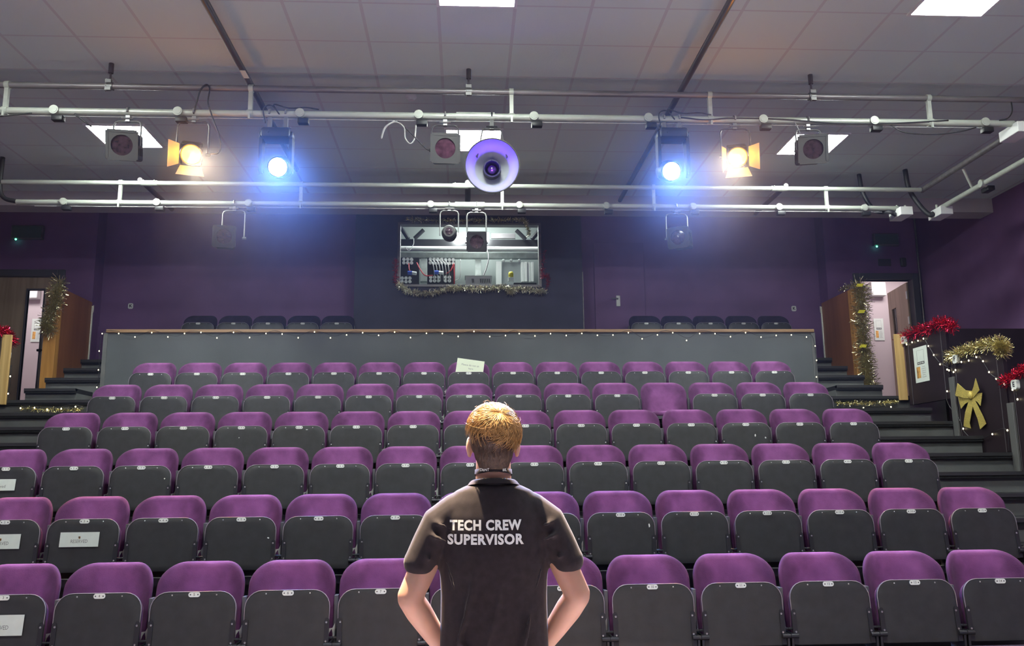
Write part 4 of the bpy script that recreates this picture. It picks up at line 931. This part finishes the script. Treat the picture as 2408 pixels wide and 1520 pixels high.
# flat grey slab standing for the dark corridor recess past the open door
p0 = atY(2090, 690, 14.05); p1 = atY(2112, 690, 14.05)
struct(MB().span((p0.x, 14.06, LOB), (p1.x+.5, 14.1, 4.35)), 'recess_slab', M['lampgrey'])

# ------------------------------------------------------------------ control booth
b = MB(); f = .025
for (x0, x1, z0, z1) in ((WX0-f, WX0+f*.6, WZ0-f, WZ1+f), (WX1-f*.6, WX1+f, WZ0-f, WZ1+f), (WX0, WX1, WZ0-f, WZ0+f*.5), (WX0, WX1, WZ1-f*.3, WZ1+f)): b.span((x0, YBO-.03, z0), (x1, YBO+.11, z1), .004)
o = b.build('window_1', M['tube'], None); o['kind'] = 'structure'
YI = 14.6
b = MB().span((BX0-1.5, YI, 3.2), (BX1+1.5, YI+.1, 6.4)).span((BX0-1.5, YB+.1, 3.2), (BX0-1.4, YI, 6.4)).span((BX1+1.4, YB+.1, 3.2), (BX1+1.5, YI, 6.4)).span((BX0-1.5, YB+.1, 6.3), (BX1+1.5, YI, 6.4)).span((BX0-1.5, YB+.12, 3.1), (BX1+1.5, YI, 3.2))
struct(b, 'wall_booth_room', M['bwall'])
struct(MB().span((BX0, YB+.14, 4.15), (BX1, 13.5, 4.25)), 'trim_4', M['steelw'])
I = lambda x, y, Y=14.4: atY(x, y, Y)
def ibox(name, label, cat, x0, y0, x1, y1, Y, th, m, group=None, bev=.004):
    a = I(x0, y0, Y); c_ = I(x1, y1, Y); o = MB().span((-abs(c_.x-a.x)/2, 0, -abs(a.z-c_.z)/2), (abs(c_.x-a.x)/2, th, abs(a.z-c_.z)/2), bev).build(name, M[m], None)
    o.location = ((a.x+c_.x)/2, Y, (a.z+c_.z)/2); return tag(o, label, cat, group)
ibox('roof_beam', 'dark deep beam across the booth ceiling', 'beam', 900, 562, 1310, 584, 14.0, .12, 'lampblack')
p = I(1100, 586, 13.9); o = MB().cyl((-1.6, 0, 0), (1.6, 0, 0), .045).build('duct_pipe', M['white'], None, angle=40); o.location = p; tag(o, 'fat white pipe across the booth under the beam', 'pipe')
ibox('cable_trunking', 'galvanised trunking running across the booth', 'trunking', 900, 593, 1310, 608, 14.2, .10, 'steelw')
ibox('trunking_drop', 'galvanised drop under the trunking at the booth middle', 'trunking', 1117, 609, 1132, 660, 14.2, .10, 'steelw')
ibox('trunking_drop', 'galvanised drop between the patch racks', 'trunking', 989, 608, 1004, 662, 14.15, .12, 'steelw')
for k, (x0, y0, x1, y1, lab) in enumerate(((944, 537, 960, 562, 'first'), (975, 561, 996, 541, 'second'), (1214, 542, 1236, 563, 'third'), (1251, 563, 1266, 545, 'fourth'))):
    a = I(x0, y0, 13.95); c_ = I(x1, y1, 13.95); o = MB().cyl((0, 0, 0), c_-a, .035).build('truss_brace', M['lampblack'], None); o.location = a
    tag(o, '%s slanted dark truss brace counted from the shut-door side of the booth' % lab, 'brace', 'booth truss braces')
o = ibox('roof_panel', 'dark grey hatch in the booth ceiling', 'panel', 1155, 549, 1212, 561, 14.1, .05, 'tube')
for k, (x0, y0, x1, y1) in enumerate(((1066, 547, 1088, 563), (1089, 547, 1102, 556), (1138, 547, 1150, 564))):
    ibox('fluorescent_light', ('widest', 'smallest', 'tallest')[k]+' of the three lit lamps inside the booth', 'light', x0, y0, x1, y1, 13.85, .05, 'tube_l', 'lit booth lamps')
def rack(label, x0, y0, x1, y1, Y, blocks, seed):
    a = I(x0, y0, Y); c_ = I(x1, y1, Y); t = thing('patch_rack', label, 'rack', ((a.x+c_.x)/2, Y, (a.z+c_.z)/2)); w_, h_ = abs(c_.x-a.x), abs(a.z-c_.z)
    MB().span((-w_/2, 0, -h_/2), (w_/2, .15, h_/2)).build('case', M['lampblack'], t)
    for (sx, sy, nx_, ny_) in blocks:
        q = I(sx, sy, Y)-t.location
        for i in range(nx_):
            for j in range(ny_):
                b = MB(); b.cyl((q.x+i*.062, -.03, q.z-j*.058), (q.x+i*.062, 0, q.z-j*.058), .027, 14); b.build('socket', M['white'], t)
    return t
rack('black patch rack with white sockets at the hatch corner nearest the shut door', 935, 606, 985, 672, 13.7, ((950, 611, 3, 2), (946, 655, 3, 2)), 1)
rack('wide black patch rack full of grey leads in the booth', 1005, 607, 1070, 672, 13.7, ((1012, 611, 4, 2), (1048, 612, 3, 2), (1013, 653, 3, 2), (1048, 653, 2, 2)), 2)
for k in range(6):
    x = 1012+k*7
    cable('patch_lead', '%s grey patch lead across the wide rack, from the shut-door side' % ORD[k], [I(x, 612, 13.66), I(x+6, 622, 13.6), I(x+9, 640, 13.58), I(x+10, 662, 13.64)], .007, 'cablew', 'lead')['group'] = 'grey patch leads'
cable('red_lead', 'red lead curving from the corner rack past the drop', [I(961, 620, 13.65), I(963, 636, 13.6), I(975, 645, 13.6)], .009, 'red', 'lead')
cable('red_lead', 'red lead swooping between the two racks', [I(980, 618, 13.65), I(988, 634, 13.6), I(1000, 648, 13.6), I(1018, 648, 13.6)], .009, 'red', 'lead')
cable('red_lead', 'red lead rising at the edge of the wide rack', [I(1048, 645, 13.6), I(1060, 636, 13.58), I(1066, 622, 13.62)], .009, 'red', 'lead')
cable('red_lead', 'straight red lead down the end of the wide rack', [I(1067, 620, 13.6), I(1068, 645, 13.58), I(1068, 668, 13.6)], .011, 'red', 'lead')
cable('white_cable', 'white cable looping past the wide rack end', [I(1083, 610, 13.7), I(1083, 640, 13.65), I(1080, 655, 13.65), I(1070, 660, 13.65)], .006, 'cablew')
cable('white_cable', 'white cable looped under the left truss braces', [I(973, 563, 13.8), I(972, 575, 13.75), I(962, 590, 13.7), (I(953, 582, 13.75))], .006, 'cablew')
cable('black_cable', 'dark cable hanging from the fat pipe to the desk', [I(1145, 588, 13.8), I(1149, 605, 13.75), I(1144, 630, 13.7), I(1136, 650, 13.65)], .012, 'tube')
for k, (x, y) in enumerate(((966, 642), (1029, 641))):
    p = I(x, y, 13.55); t = thing('blue_connector', 'blue and white plug on the '+('corner rack', 'wide rack')[k], 'plug', p, group='blue plugs')
    MB().cyl((-.05, 0, 0), (.02, 0, 0), .032, 14).build('shell', M['bluec'], t, angle=40); MB().cyl((.02, 0, 0), (.09, 0, -.01), .028, 14).build('grip', M['white'], t, angle=40)
t = thing('lighting_desk', 'pale switch unit with dark leads at the hatch middle', 'desk', I(1125, 661, 13.2)); w_ = .41
MB().span((-w_/2, 0, -.075), (w_/2, .25, .075), .006).build('case', M['white'], t); MB().span((-w_/2-.01, -.012, .07), (w_/2+.01, .25, .085)).build('lip', M['steelw'], t)
for k in range(8):
    x = -.10+.02*(k % 2) if k < 2 else -.02+.028*(k-2)+.05
    MB().cyl((x, -.012, .03), (x+.006, -.03, -.035), .006, 6).build('lead_end', M['ink'], t)
ibox('grey_cabinet', 'grey equipment cabinet at the back of the booth', 'cabinet', 1180, 616, 1226, 690, 14.0, .3, 'cabinet')
ibox('white_board', 'white upright board beside the grey cabinet', 'board', 1166, 615, 1180, 690, 13.95, .05, 'white')
t = thing('ribbed_cover', 'ribbed white upright cover beside the grey cabinet', 'cover', I(1240, 640, 13.95))
for k in range(4): MB().span((-.105+k*.055, -.02*(k % 2), -.17), (-.055+k*.055, .05, .17), .006).build('rib', M['white'], t)
for k, x in enumerate((1184, 1202, 1221)):
    o = MB().sphere((0, 0, 0), .026, 14).build('white_ball', M['white'], None, smooth=True); o.location = I(x, 613, 13.97); tag(o, '%s white ball over the grey cabinet, from the desk side' % ORD[k], 'ball', 'white balls over the cabinet')
ibox('dark_monitor', 'dark screen lying at the hatch sill under the ribbed cover', 'screen', 1208, 665, 1262, 672, 13.1, .1, 'lampblack')
p = I(1201.5, 652, 13.4); t = thing('beacon_lamp', 'small yellow-topped lamp on a white base in the hatch', 'lamp', p)
MB().lathe([(-.01, .0005), (-.01, .04), (.06, .04), (.085, .03), (.09, .0005)], (0, 0, 0), (0, 0, 1), 20).build('cover', M['yellow'], t, smooth=True); MB().span((-.045, -.04, -.07), (.045, .04, -.008), .006).build('base', M['white'], t)
la = bpy.data.lights.new('booth_light', 'AREA'); la.energy = 55; la.size = .8; la.color = (.90, 1, .96); lo = bpy.data.objects.new('booth_light', la); C.objects.link(lo); lo.location = (.2, 13.6, 6.2)

# ------------------------------------------------------------------ the person
PX0 = Vector((.095, 2.95, 0))
def blob(mb, path, n=20):
    """closed tapering limb: path of (centre, rx, ry) with ellipse axes set by the direction of travel; rounded ends."""
    P = [Vector(p[0]) for p in path]; rings = []
    for i, (c, rx, ry) in enumerate(path):
        t = P[min(i+1, len(P)-1)]-P[max(i-1, 0)]; t.normalize()
        x = Vector((1, 0, 0)) if abs(t.x) < .9 else Vector((0, 0, 1)); x = (x-t*x.dot(t)).normalized(); y = t.cross(x)
        if i == 0:
            for q in (.96, .72, .35): rings.append(mb.ring(P[0]-t*rx*q*.8, x, y, n, rx*math.sqrt(1-q*q), ry*math.sqrt(1-q*q)))
        rings.append(mb.ring(P[i], x, y, n, rx, ry))
        if i == len(P)-1:
            for q in (.35, .72, .96): rings.append(mb.ring(P[i]+t*rx*q*.8, x, y, n, rx*math.sqrt(1-q*q), ry*math.sqrt(1-q*q)))
    mb.loft(rings); return mb
def fuse(mb, name, m, vox, smooth, parent=None, sub=False):
    o = mb.build(name, m, None)
    r = o.modifiers.new('r', 'REMESH'); r.mode = 'VOXEL'; r.voxel_size = vox
    s = o.modifiers.new('s', 'SMOOTH'); s.factor = .5; s.iterations = smooth
    dg = bpy.context.evaluated_depsgraph_get(); dg.update()
    me = bpy.data.meshes.new_from_object(o.evaluated_get(dg)); o.modifiers.clear(); old = o.data; o.data = me; bpy.data.meshes.remove(old); me.name = name
    me.polygons.foreach_set('use_smooth', [True]*len(me.polygons))
    if not me.materials: me.materials.append(m)
    if parent is not None: o.parent = parent
    return o
b = MB()
blob(b, [((0, 0, .90), .155, .105), ((0, 0, 1.05), .138, .098), ((0, 0, 1.25), .155, .105), ((0, -.005, 1.40), .155, .095), ((0, -.012, 1.48), .12, .075), ((0, -.01, 1.53), .075, .062)])
blob(b, [((0, -.015, 1.48), .070, .066), ((0, -.008, 1.56), .061, .062), ((0, .0, 1.66), .058, .062)])
b.sphere((0, 0, 1.718), 1, 24, (.077, .096, .103)); b.sphere((0, .03, 1.652), 1, 20, (.057, .066, .064)); b.sphere((0, .092, 1.602+.01), 1, 12, (.024, .018, .018))
b.tube([(0, .088, 1.735), (0, .104, 1.70), (0, .112, 1.678), (0, .098, 1.668)], [.008, .010, .013, .010], 10); b.tube([(-.022, .086, 1.642), (0, .096, 1.643), (.022, .086, 1.642)], [.005, .008, .005], 8)
b.tube([(-.045, .070, 1.745), (0, .094, 1.745), (.045, .070, 1.745)], [.008, .009, .008], 8)
for s in (-1, 1):
    b.sphere((s*.083, -.008, 1.683), 1, 14, (.010, .020, .033)); b.sphere((s*.081, -.002, 1.655), 1, 10, (.008, .012, .014))
    sh, el, wr = Vector((s*.165, -.003, 1.432)), Vector((s*.276, -.025, 1.195)), Vector((s*.165, .125, 1.00))
    blob(b, [(sh, .040, .044), (sh.lerp(el, .35), .045, .047), (sh.lerp(el, .75), .045, .045), (el, .042, .043)])
    blob(b, [(el, .041, .043), (el.lerp(wr, .25), .044, .043), (el.lerp(wr, .6), .038, .036), (wr, .029, .025)])
    hd = Vector((s*-.30, .55, -.80)).normalized(); sd = Vector((s*1, .1, -.35)); sd = (sd-hd*sd.dot(hd)).normalized(); nr = hd.cross(sd)
    b.loft([b.ring(wr+hd*k, sd, nr, 14, w_, h_) for k, w_, h_ in ((-.01, .026, .020), (.02, .032, .018), (.05, .040, .016), (.085, .041, .014), (.095, .036, .010))])
    for j, (o_, L_) in enumerate(((-.030, .062), (-.010, .074), (.011, .070), (.030, .054))):
        p = wr+hd*.085+sd*o_; c1 = (hd+nr*s*.15).normalized(); c2 = (hd+nr*s*.7).normalized()
        b.tube([p-hd*.02, p, p+c1*L_*.45, p+c1*L_*.45+c2*L_*.3, p+c1*L_*.45+c2*L_*.55], [.009, .0092, .0088, .0082, .006], 8)
    p = wr+hd*.03-sd*.03; b.tube([p, p-sd*.022+hd*.02, p-sd*.03+hd*.045, p-sd*.028+hd*.065], [.012, .0115, .010, .007], 8)
    blob(b, [((s*.085, 0, .90), .085, .088), ((s*.092, .005, .70), .078, .08), ((s*.095, .0, .50), .056, .06), ((s*.097, -.015, .34), .052, .056), ((s*.10, -.01, .10), .036, .040)])
    b.tube([(s*.10, -.06, .04), (s*.105, 0, .045), (s*.112, .10, .03), (s*.118, .17, .022)], [.032, .038, .034, .022], 10)
per = fuse(b, 'person', M['skin'], .0058, 6)
per.location = PX0
tag(per, 'person seen from behind in a black crew t-shirt, hands at the waist', 'person')
for s in (-1, 1):
    MB().sphere((s*.031, .084, 1.712), .0115, 12).build('eye', M['plate'], per, smooth=True)
# shirt
b = MB()
blob(b, [((0, 0, .90), .180, .125), ((0, 0, 1.05), .178, .120), ((0, 0, 1.20), .176, .120), ((0, -.003, 1.32), .183, .125), ((0, -.006, 1.40), .188, .120), ((0, -.010, 1.455), .182, .108), ((0, -.012, 1.50), .160, .094), ((0, -.012, 1.535), .128, .082), ((0, -.012, 1.553), .090, .072), ((0, -.012, 1.560), .050, .046)], 28)
for s in (-1, 1):
    a = Vector((s*.120, -.010, 1.470)); m1 = Vector((s*.178, -.008, 1.425)); e = Vector((s*.246, -.016, 1.298))
    blob(b, [(a, .062, .066), (m1, .066, .070), (m1.lerp(e, .5), .061, .064), (m1.lerp(e, .9), .056, .060), (e, .056, .060)], 20)
rnd = random.Random(5)
for s in (-1, 1):
    # soft creases at shoulder seam and down the back
    for (p0, p1, r_) in ((((s*.20, -.075, 1.44)), (s*.14, -.105, 1.415), .008), ((s*.215, -.068, 1.40), (s*.15, -.112, 1.375), .009), ((s*.235, -.06, 1.345), (s*.20, -.085, 1.31), .007), ((s*.16, -.112, 1.33), (s*.12, -.12, 1.20), .007)):
        b.tube([p0, Vector(p0).lerp(Vector(p1), .5)+Vector((0, -.004, 0)), p1], [r_*.4, r_, r_*.3], 8)
for (p0, p1) in (((-.06, -.119, 1.30), (-.14, -.108, 1.00)), ((.03, -.121, 1.28), (-.06, -.118, 0.95)), ((.12, -.112, 1.2), (.07, -.116, .98)), ((-.13, -.105, 1.1), (-.05, -.118, .95)), ((.15, -.10, 1.06), (.06, -.117, .99))):
    b.tube([p0, Vector(p0).lerp(Vector(p1), .5)+Vector((.006, -.002, 0)), p1], [.003, .008, .004], 8)
shirt = fuse(b, 'shirt', M['shirt'], .0065, 6, per)
cb = MB()
cb.loft([[cb.bm.verts.new((rx*math.cos(2*PI*k/40), -.012+ry*math.sin(2*PI*k/40), z+.010*(-math.sin(2*PI*k/40)))) for k in range(40)] for rx, ry, z in ((.090, .080, 1.550), (.080, .074, 1.5625), (.0745, .0705, 1.567), (.0715, .0675, 1.563), (.0715, .0675, 1.546))], cap=False)
cb.build('collar', M['shirt'], shirt, smooth=True)
bvh = BVHTree.FromPolygons([v.co for v in shirt.data.vertices], [p.vertices for p in shirt.data.polygons])
b = MB()
def print_line(txt, cx, cz, wid, h):
    me = text_mesh(txt, h*1.39, Matrix(), 0, h*.060, space=1.10)
    bt = bmesh.new(); bt.from_mesh(me); bpy.data.meshes.remove(me)
    bmesh.ops.triangulate(bt, faces=list(bt.faces)); bmesh.ops.subdivide_edges(bt, edges=[e for e in bt.edges if e.calc_length() > .012], cuts=1)
    xs = [v.co.x for v in bt.verts]; sx = wid/(max(xs)-min(xs)); mp = {}
    for v in bt.verts:
        x, z = cx+v.co.x*sx, cz+v.co.y
        h_ = bvh.ray_cast(Vector((x, -1, z)), Vector((0, 1, 0)))[0]
        mp[v] = b.bm.verts.new((x, (h_.y if h_ is not None else -.1)-.0022, z))
    for f in bt.faces: b.face([mp[v] for v in f.verts])
    bt.free()
print_line('TECH CREW', -.030, 1.4255, .232, .031); print_line('SUPERVISOR', -.031, 1.381, .246, .031)
b.build('printed_words', M['plate'], shirt)
# trousers and shoes
b = MB(); blob(b, [((0, 0, .86), .165, .112), ((0, 0, .98), .152, .108)])
for s in (-1, 1): blob(b, [((s*.085, 0, .90), .092, .096), ((s*.092, .005, .70), .086, .088), ((s*.096, .0, .45), .070, .074), ((s*.10, -.008, .12), .058, .062)])
fuse(b, 'trousers', M['trouser'], .009, 4, per)
for s in (-1, 1):
    b = MB(); b.tube([(s*.10, -.085, .05), (s*.102, -.03, .055), (s*.11, .09, .045), (s*.12, .19, .032)], [.038, .048, .046, .030], 12); fuse(b, 'shoe', M['lampblack'], .008, 3, per)
# lanyard round the neck
b = MB(); n = 48
def lan(k, dz, out):
    a = 2*PI*k/n; c, s = math.cos(a), math.sin(a); z = 1.604-.024*max(0, s)-.010*abs(c)-.0*s
    return (c*(.0605+out), -.010+s*(.0635+out), z+dz+.003)
b.loft([[b.bm.verts.new(lan(k, dz, out)) for k in range(n)] for dz, out in ((-.008, 0), (.008, -.001), (.008, .002), (-.008, .003))], cap=False)
b.build('lanyard', M['shirt'], per, smooth=True)
b = MB()
for txt, ang in (('DENT', -118), ('BIL', -58)):
    a = math.radians(ang); nrm = Vector((math.cos(a), math.sin(a), 0)); z = 1.608-.010*abs(math.cos(a))
    add_text(b, txt, .013, Matrix.Translation(Vector((0, -.010, z))+nrm*.0672) @ Matrix.Rotation(a+PI/2, 4, 'Z') @ FACE_CAM, 0, bold=.0003)
b.build('lanyard_words', M['plate'], per)
# hair: close-cropped back and sides, tousled top
b = MB(); b.sphere((0, -.020, 1.722), 1, 24, (.0835, .093, .106)); b.sphere((0, -.048, 1.662), 1, 20, (.067, .052, .062)); b.sphere((0, -.05, 1.625), 1, 16, (.056, .034, .035))
hair = fuse(b, 'hair', M['hairdark'], .006, 4, per)
rnd = random.Random(11); b = MB()
HC, HR = Vector((0, -.010, 1.726)), Vector((.0865, .1035, .0930))
w0 = Vector((.20, -.72, .66)).normalized(); tx = w0.cross(Vector((0, 0, 1))).normalized(); ty = tx.cross(w0)
def strand(phi, smax, lift, w_, curl, wave, start=0.0):
    pts = []; n = 9; ph = rnd.uniform(0, 6)
    for k in range(n):
        f = k/(n-1); s_ = start+(smax-start)*f; a = phi+curl*f*f
        d = w0*math.cos(s_)+(tx*math.cos(a)+ty*math.sin(a))*math.sin(s_)
        perp = (tx*-math.sin(a)+ty*math.cos(a)); d = (d+perp*wave*math.sin(ph+f*7)*f).normalized()
        rr = 1+lift*(math.sin(min(1, f*1.25)*PI*.62)+.12)+.02*math.sin(ph+f*5)
        pts.append(HC+Vector((d.x*HR.x*rr, d.y*HR.y*rr, d.z*HR.z*rr)))
    b.tube(pts, [w_*(1-.75*(k/(n-1))**1.6) for k in range(n)], 5, flat=.55)
SH = []
for i in range(13):                                             # the mass under the loose locks
    s0 = 1e-3+i*.085; row_ = []
    for k in range(40):
        a = 2*PI*k/40; dn = max(0, -math.sin(a)); s_ = s0*(1.12-.22*dn)*(1+.05*math.sin(a*7+i*.4))
        d = w0*math.cos(s_)+(tx*math.cos(a)+ty*math.sin(a))*math.sin(s_); rr = 1.0+.035*math.sin(min(PI, s_*2.2))+.012*math.sin(a*11+i*.7)
        row_.append(b.bm.verts.new(HC+Vector((d.x*HR.x*rr, d.y*HR.y*rr, d.z*HR.z*rr))))
    SH.append(row_)
b.loft(SH, cap=False)
for k in range(3000):
    phi = rnd.uniform(0, 2*PI); down = -math.sin(phi)        # ty points up the head, so -sin is towards the nape
    smax = .95+.55*(1-max(0, down))+rnd.gauss(0, .10)-.30*max(0, down)
    if down < -.3: smax = 1.5+rnd.gauss(0, .12)
    smax += .25*max(0, -math.cos(phi))*max(0, down)
    strand(phi, smax, rnd.uniform(.02, .12), rnd.uniform(.0014, .0032), rnd.gauss(.45, .45), rnd.uniform(0, .13), rnd.uniform(0, .25))
for k in range(20):                                             # flyaways
    strand(rnd.uniform(0, 2*PI), rnd.uniform(.6, 1.5), rnd.uniform(.13, .24), .0006, rnd.gauss(.5, .8), .18)
b.build('fringe_locks', M['hair'], hair, smooth=True)

# ------------------------------------------------------------------ thin stage haze in the auditorium
hz = bpy.data.materials.new('stage_haze'); hz.use_nodes = True; nt = hz.node_tree
for n_ in list(nt.nodes): nt.nodes.remove(n_)
o_ = nt.nodes.new('ShaderNodeOutputMaterial'); v_ = nt.nodes.new('ShaderNodeVolumeScatter'); v_.inputs['Color'].default_value = (.55, .68, 1, 1)
v_.inputs['Density'].default_value = HAZE_D; v_.inputs['Anisotropy'].default_value = .55; nt.links.new(v_.outputs[0], o_.inputs['Volume'])
o = MB().span((-5.55, 3.2, 1.9), (5.55, 12.3, 4.99)).build('haze', hz, None); tag(o, 'thin blue-lit stage haze hanging under the ceiling over the rows', 'haze', kind='stuff')
hz2 = hz.copy(); hz2.name = 'stage_haze_puff'
for n_ in hz2.node_tree.nodes:
    if n_.type == 'VOLUME_SCATTER': n_.inputs['Density'].default_value = PUFF_D; n_.inputs['Color'].default_value = (.5, .65, 1, 1)
for k, px in enumerate((655, 1577)):
    p = atY(px, 390, YF-.1); o = MB().sphere((0, 0, 0), 1, 40, (1.15, 1.0, 1.35)).build('haze_puff', hz2, None, smooth=True); o.location = (p.x+(.25 if k == 0 else .1), YF-.35, p.z-.5)
    tag(o, ('drifting haze around the blue lamp beside the labelled pipe', 'drifting haze around the blue lamp near the box-ended bar side')[k], 'haze', kind='stuff')
